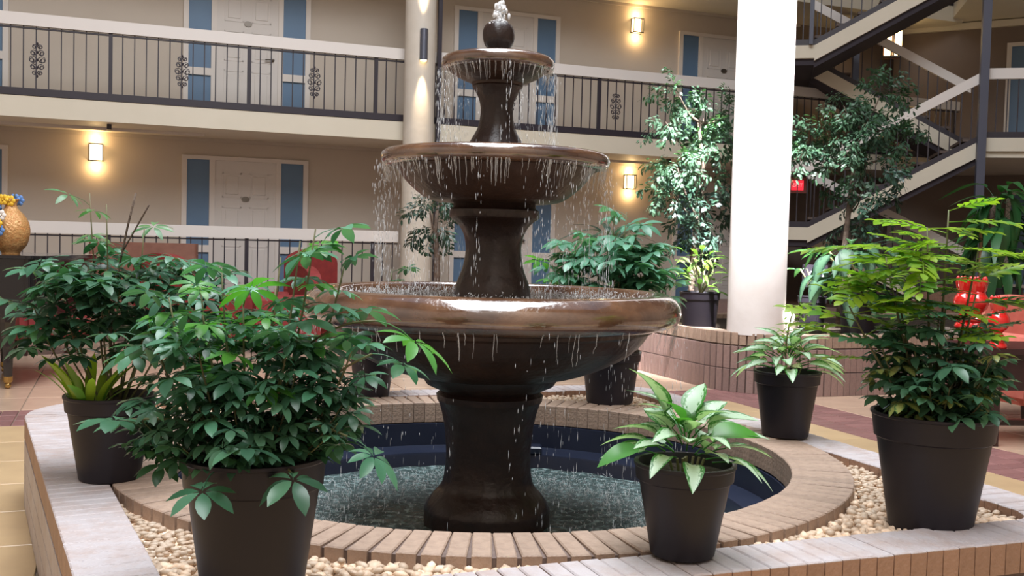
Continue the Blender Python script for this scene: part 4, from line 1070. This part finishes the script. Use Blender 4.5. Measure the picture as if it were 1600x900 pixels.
for i in range(7):
    az = i*2.4; MB().tube(curve_pts((0, 0, .3), (.15*math.cos(az), .12*math.sin(az), .62), (.02, 0, 0)), [.006]*7, 5).build('stem', STEMG, P7b, smooth=True)
    link('leaf', bl7[i % 4], P7b, loc=(.15*math.cos(az), .12*math.sin(az), .6), rot=q_for(Vector((math.cos(az), math.sin(az), .2))), scale=.55)
# tall strap leaved plant at far right
P11 = pot_at('tall plant with long drooping dark green leaves behind the red vases', 1548, 540, 10.3, .24, .18, .44, z=PZ-.05); P11.scale = (1.15, 1.15, 1.12)
bl11 = blade_set(L_STRAP, .36, .13, 'leaf', 4, 1.1)
MB().tube(curve_pts((-.06, 0, .35), (-.03, 0, 1.25), (.0, 0, 0)), [.022]*7, 8).build('cane', BARK, P11, smooth=True)
MB().tube(curve_pts((-.12, 0, .35), (-.13, 0, .95), (.0, 0, 0)), [.016]*7, 8).build('cane', mat('stake', (.45, .28, .16), .7), P11, smooth=True)
for i in range(80):
    az = i*2.4; f = R.random(); el = R.uniform(-.7, 1.0)
    link('leaf', R.choice(bl11), P11, loc=(.02+.05*math.cos(az), .05*math.sin(az), .62+.68*f), rot=q_for(Vector((math.cos(az)*math.cos(el), math.sin(az)*math.cos(el), math.sin(el)))), scale=R.uniform(.55, .85))
# dark arching fern behind the blue green plant
P12 = pot_at('dark arching fern behind the fountain, under the right wall sconce', 955, 470, 9.6, .2, .15, .35, z=0.0)
bl12 = blade_set(L_FIC2, .34, .07, 'leaf', 3, 1.0)
MB().tube(curve_pts((0, 0, .3), (0, 0, 1.3), (.02, 0, 0)), [.03]*7, 8).build('trunk', BARK, P12, smooth=True)
for i in range(26):
    az = i*2.4; el = R.uniform(.1, 1.2)
    link('leaf', R.choice(bl12), P12, loc=(.02*math.cos(az), .02*math.sin(az), 1.28), rot=q_for(Vector((math.cos(az)*math.cos(el), math.sin(az)*math.cos(el), math.sin(el)))), scale=R.uniform(.7, 1.05))
# small lamps on the planter
gl = thing('globe_lamp', 'small glowing globe lamp on the planter edge beside the white column', 'lamp', at(1232, 516, 9.52)*1)
gl.location.z = PZ; MB().lathe([(.05, 0), (.05, .02), (.018, .03), (.018, .09)], 16).build('base', TRIMW, gl); MB().blob((0, 0, .135), .055, 16, 10).build('globe', GLOBE, gl, smooth=True)
point('globe_light', gl.location+Vector((.0, -.1, .16)), 5, (1, .9, .8), .05)
ul = thing('ground_uplight', 'flat round glowing uplight on the planter behind the right plant', 'lamp', at(1424, 520, 9.8)); ul.location.z = PZ-.005
MB().lathe([(.07, 0), (.075, .02), (.065, .025)], 20).build('body', FIXTURE, ul); MB().lathe([(.001, .03), (.062, .028), (.064, .022)], 20, close=False).build('lens', DISC, ul)
# small lit display
ds = thing('display_box', 'small dark box with lit white characters right of the white column', 'display', at(1275, 430, 10.9)); ds.rotation_euler = (0, 0, .1)
MB().box(-.13, .13, 0, .06, -.13, .11).box(-.02, .02, .02, .05, -.75, -.13).build('housing', IRON, ds)
text('GD', .115, SCREEN, ds, (0, -.006, 0), (PI/2, 0, 0))

# ================================================================== PIANO, VASE, CHAIRS
pn = thing('piano', 'black lacquered piano at the left edge with a brass tipped leg', 'piano', Vector((-4.12, 8.37, 0)))
# case outline (local), right end rounded
def rrect(x0, x1, y0, y1, r, n=5):
    o = []
    for cx, cy, a in ((x1-r, y0+r, -PI/2), (x1-r, y1-r, 0), (x0+r, y1-r, PI/2), (x0+r, y0+r, PI)):
        for k in range(n+1): o.append((cx+r*math.cos(a+PI/2*k/n), cy+r*math.sin(a+PI/2*k/n)))
    return o
MB().prism(rrect(-1.5, .30, -.18, 1.1, .10), .60, 1.07).build('case', BLACK, pn); autosmooth(pn.children[-1])
MB().prism(rrect(-1.55, .35, -.22, 1.14, .12), 1.075, 1.10).build('lid', BLACK, pn); autosmooth(pn.children[-1])
for x, y in ((0, 0), (-1.3, 0), (-.5, .95)):
    lg = MB().lathe([(.035, .10), (.045, .35), (.06, .55), (.07, .60)], 8, c=(x, y, 0)).build('leg', BLACK, pn)
    MB().lathe([(.028, .05), (.036, .06), (.036, .10)], 12, c=(x, y, 0)).build('brass_cap', BRASS, lg); MB().blob((x, y, .027), .027, 10, 6).build('caster', BRASS, lg, smooth=True)
vz = thing('flower_vase', 'gilded round vase with yellow blue and red flowers on the black piano', 'vase', at(17, 395, 8.55)); vz.location.z = 1.10
MB().lathe(smoothprof([(.07, 0), (.075, .02), (.12, .08), (.145, .17), (.14, .25), (.10, .33), (.055, .38), (.045, .42), (.065, .46)], 4), 32, mod=lambda t, z: 1+.02*math.sin(14*t+30*z)).build('body', GOLD, vz, smooth=True)
for i in range(34):
    k = R.choice(['yellow', 'blue', 'red', 'orange', 'white', 'blue']); a = R.uniform(PI*.85, PI*1.5); z = R.uniform(.14, .46); q = .15+R.uniform(-.01, .05)
    if z > .4: k = 'yellow' if R.random() < .7 else k; q = R.uniform(0, .11); a = R.uniform(0, 6.28)
    x, y = q*math.cos(a), q*math.sin(a); mb = MB()
    for j in range(6): 
        aa = j*PI/3; mb.blob((x+.028*math.cos(aa), y-.008, z+.028*math.sin(aa)), (.021, .008, .021), 6, 4)
    mb.blob((x, y-.015, z), .010, 6, 4); mb.build('flower', FLW[k], vz, smooth=True)
MB().tube([(0, 0, .4), (-.08, -.02, .5), (-.13, -.12, .34), (-.12, -.14, .2)], .006, 5).tube([(0, 0, .4), (.03, 0, .5)], .005, 5).build('stem', STEMG, vz)

def armchair(label, loc, rz, m, w_=.72, d_=.72, hb=1.02, seat=.42, group=None, dark=MAHOG):
    t = thing('armchair', label, 'armchair', loc, rz, group)
    MB().prism(rrect(-w_/2+.1, w_/2-.1, -d_/2, d_/2-.12, .06), seat-.14, seat).build('seat_cushion', m, t); autosmooth(t.children[-1])
    MB().prism(rrect(-w_/2+.02, w_/2-.02, -d_/2+.03, d_/2-.05, .05), .14, seat-.14).build('seat_base', m, t); autosmooth(t.children[-1])
    # arched back
    n = 12; poly = [(-w_/2+.04, .2)]+[(-(w_/2-.04)*math.cos(PI*k/n), hb-.18+.18*math.sin(PI*k/n)) for k in range(n+1)]+[(w_/2-.04, .2)]
    MB().prism(poly, 0, .14, lambda p: Vector((p.x, d_/2-.02-p.z+ .0, p.y))).build('backrest', m, t); autosmooth(t.children[-1], 50)
    for s in (-1, 1):
        pa = [(-.06, .2), (-.06, seat+.18), (-.04, seat+.22), (0, seat+.24), (.04, seat+.22), (.06, seat+.18), (.06, .2)]
        MB().prism(pa, -d_/2, d_/2-.1, lambda p: Vector((s*(w_/2-.05)+p.x, p.z, p.y))).build('armrest', m, t); autosmooth(t.children[-1], 50)
    for x in (-1, 1):
        for y in (-1, 1): MB().lathe([(.018, 0), (.028, .14)], 8, c=(x*(w_/2-.08), y*(d_/2-.09), 0)).build('leg', dark, t)
    return t
armchair('red armchair with rounded high back before the fence, right behind the leafy front plant', Vector((at(512, 400, 13.0).x, 13.0, 0)), .9, REDF, .85, .8, 1.16, .48)
armchair('red armchair turned sideways, lower and left of the round backed red one', Vector((at(436, 400, 11.75).x, 11.75, 0)), -1.0, REDF, .8, .8, .98)
armchair('red armchair between the brown sofa and the fence, mostly behind leaves', Vector((at(290, 400, 11.1).x, 11.1, 0)), 2.6, REDF, .85, .8, 1.1)
armchair('red armchair partly hidden behind the black piano', Vector((at(74, 400, 11.0).x, 11.0, 0)), 2.2, REDF, .72, .7, 1.03)
def sofa(label, loc, rz):
    t = thing('sofa', label, 'sofa', loc, rz)
    MB().prism(rrect(-.62, .62, .25, .42, .05), .15, 1.2).build('backrest', BROWNW, t); autosmooth(t.children[-1])
    MB().prism(rrect(-.60, .60, -.38, .27, .05), .15, .44).build('seat_cushion', BROWNW, t); autosmooth(t.children[-1])
    for s in (-1, 1): MB().prism(rrect(s*.62-.07, s*.62+.07, -.38, .42, .04), .1, .66).build('armrest', BROWNW, t); autosmooth(t.children[-1])
    for x in (-.55, .55):
        for y in (-.3, .33): MB().lathe([(.02, 0), (.03, .16)], 8, c=(x, y, 0)).build('leg', MAHOG, t)
sofa('brown leather high back sofa seen from behind over the left leaves', Vector((at(236, 400, 12.5).x, 12.5, 0)), PI+.1)

# right edge: table, red vases, coral chair
tb = thing('side_table', 'dark mahogany table at the right edge carrying a red ceramic vase', 'table', Vector((3.28, 6.98, 0)), .1)
MB().box(-.03, 1.2, -.07, .55, .63, .67).build('tabletop', MAHOG, tb); MB().box(.02, 1.15, -.02, .5, .38, .63).build('apron', MAHOG, tb)
for x, y in ((.02, -.02), (1.12, -.02), (.02, .46), (1.12, .46)): MB().box(x-.035, x+.035, y-.035, y+.035, 0, .63).build('leg', MAHOG, tb)
MB().box(0, 1.14, .2, .26, .1, .14).build('stretcher', MAHOG, tb)
def red_vase(label, loc, s=1, rz=0):
    t = thing('red_vase', label, 'vase', loc, rz, 'glossy red ceramic vases')
    MB().lathe(smoothprof([(.058, 0), (.062, .012), (.055, .03), (.046, .042), (.058, .058), (.056, .075), (.034, .092), (.030, .108), (.058, .135), (.073, .175), (.068, .21), (.052, .235), (.047, .255)], 4), 28, c=(0, 0, 0)).build('body', REDC, t, smooth=True)
    MB().lathe(smoothprof([(.047, .253), (.052, .27), (.058, .295), (.062, .325), (.056, .335), (.04, .325), (.02, .315)], 4), 30, mod=lambda a, z: 1+.07*math.cos(5*a)).build('crown', REDC, t, smooth=True)
    for k in range(5):
        a = 2*PI*k/5; MB().blob((.048*math.cos(a), .048*math.sin(a), .335), (.014, .014, .026), 8, 5).build('petal_tip', REDC, t, smooth=True)
    t.scale = (s, s, s); return t
red_vase('glossy red ceramic vase standing on the dark table, rightmost of the three', Vector((at(1558, 548, 6.98).x, 6.98, .67)))
st2 = thing('plant_stand', 'dark mahogany stand behind the right plant, under the two close red vases', 'stand', Vector((at(1518, 520, 7.9).x, 7.9, 0)))
MB().box(-.15, .16, -.13, .14, .70, .735).build('top', MAHOG, st2)
for x in (-.11, .13):
    for y in (-.09, .11): MB().box(x-.015, x+.015, y-.015, y+.015, 0, .70).build('leg', MAHOG, st2)
red_vase('glossy red ceramic vase, right one of the close pair left of the table', Vector((at(1524, 520, 7.88).x, 7.86, .735)), 1.12)
red_vase('glossy red ceramic vase, left one of the close pair, partly hidden by leaves', Vector((at(1505, 520, 7.96).x, 7.96, .735)), 1.12)
armchair('coral upholstered armchair behind the table at the right edge', Vector((at(1622, 500, 8.3).x, 8.3, 0)), .25, CORAL, .8, .7, .98, .45)
# wicker chairs far behind, ground floor
for i, (px, Y, rz, lab) in enumerate(((1375, 14.6, .4, 'brown wicker chair under the stairs, left of the pair'), (1462, 14.0, -.6, 'brown wicker chair under the stairs, right of the pair'), (1590, 14.4, .2, 'brown wicker chair behind the coral armchair'))):
    armchair(lab, Vector((at(px, 400, Y).x, Y, 0)), rz, WICKER, .66, .64, .88, .42)
ct = thing('coffee_table', 'low brown wooden table between the two wicker chairs under the stairs', 'table', Vector((at(1415, 400, 15.3).x, 15.3, 0)))
MB().box(-.4, .4, -.25, .25, .5, .54).build('tabletop', BROWNW, ct)
for x in (-.35, .35):
    for y in (-.2, .2): MB().box(x-.025, x+.025, y-.025, y+.025, 0, .5).build('leg', BROWNW, ct)
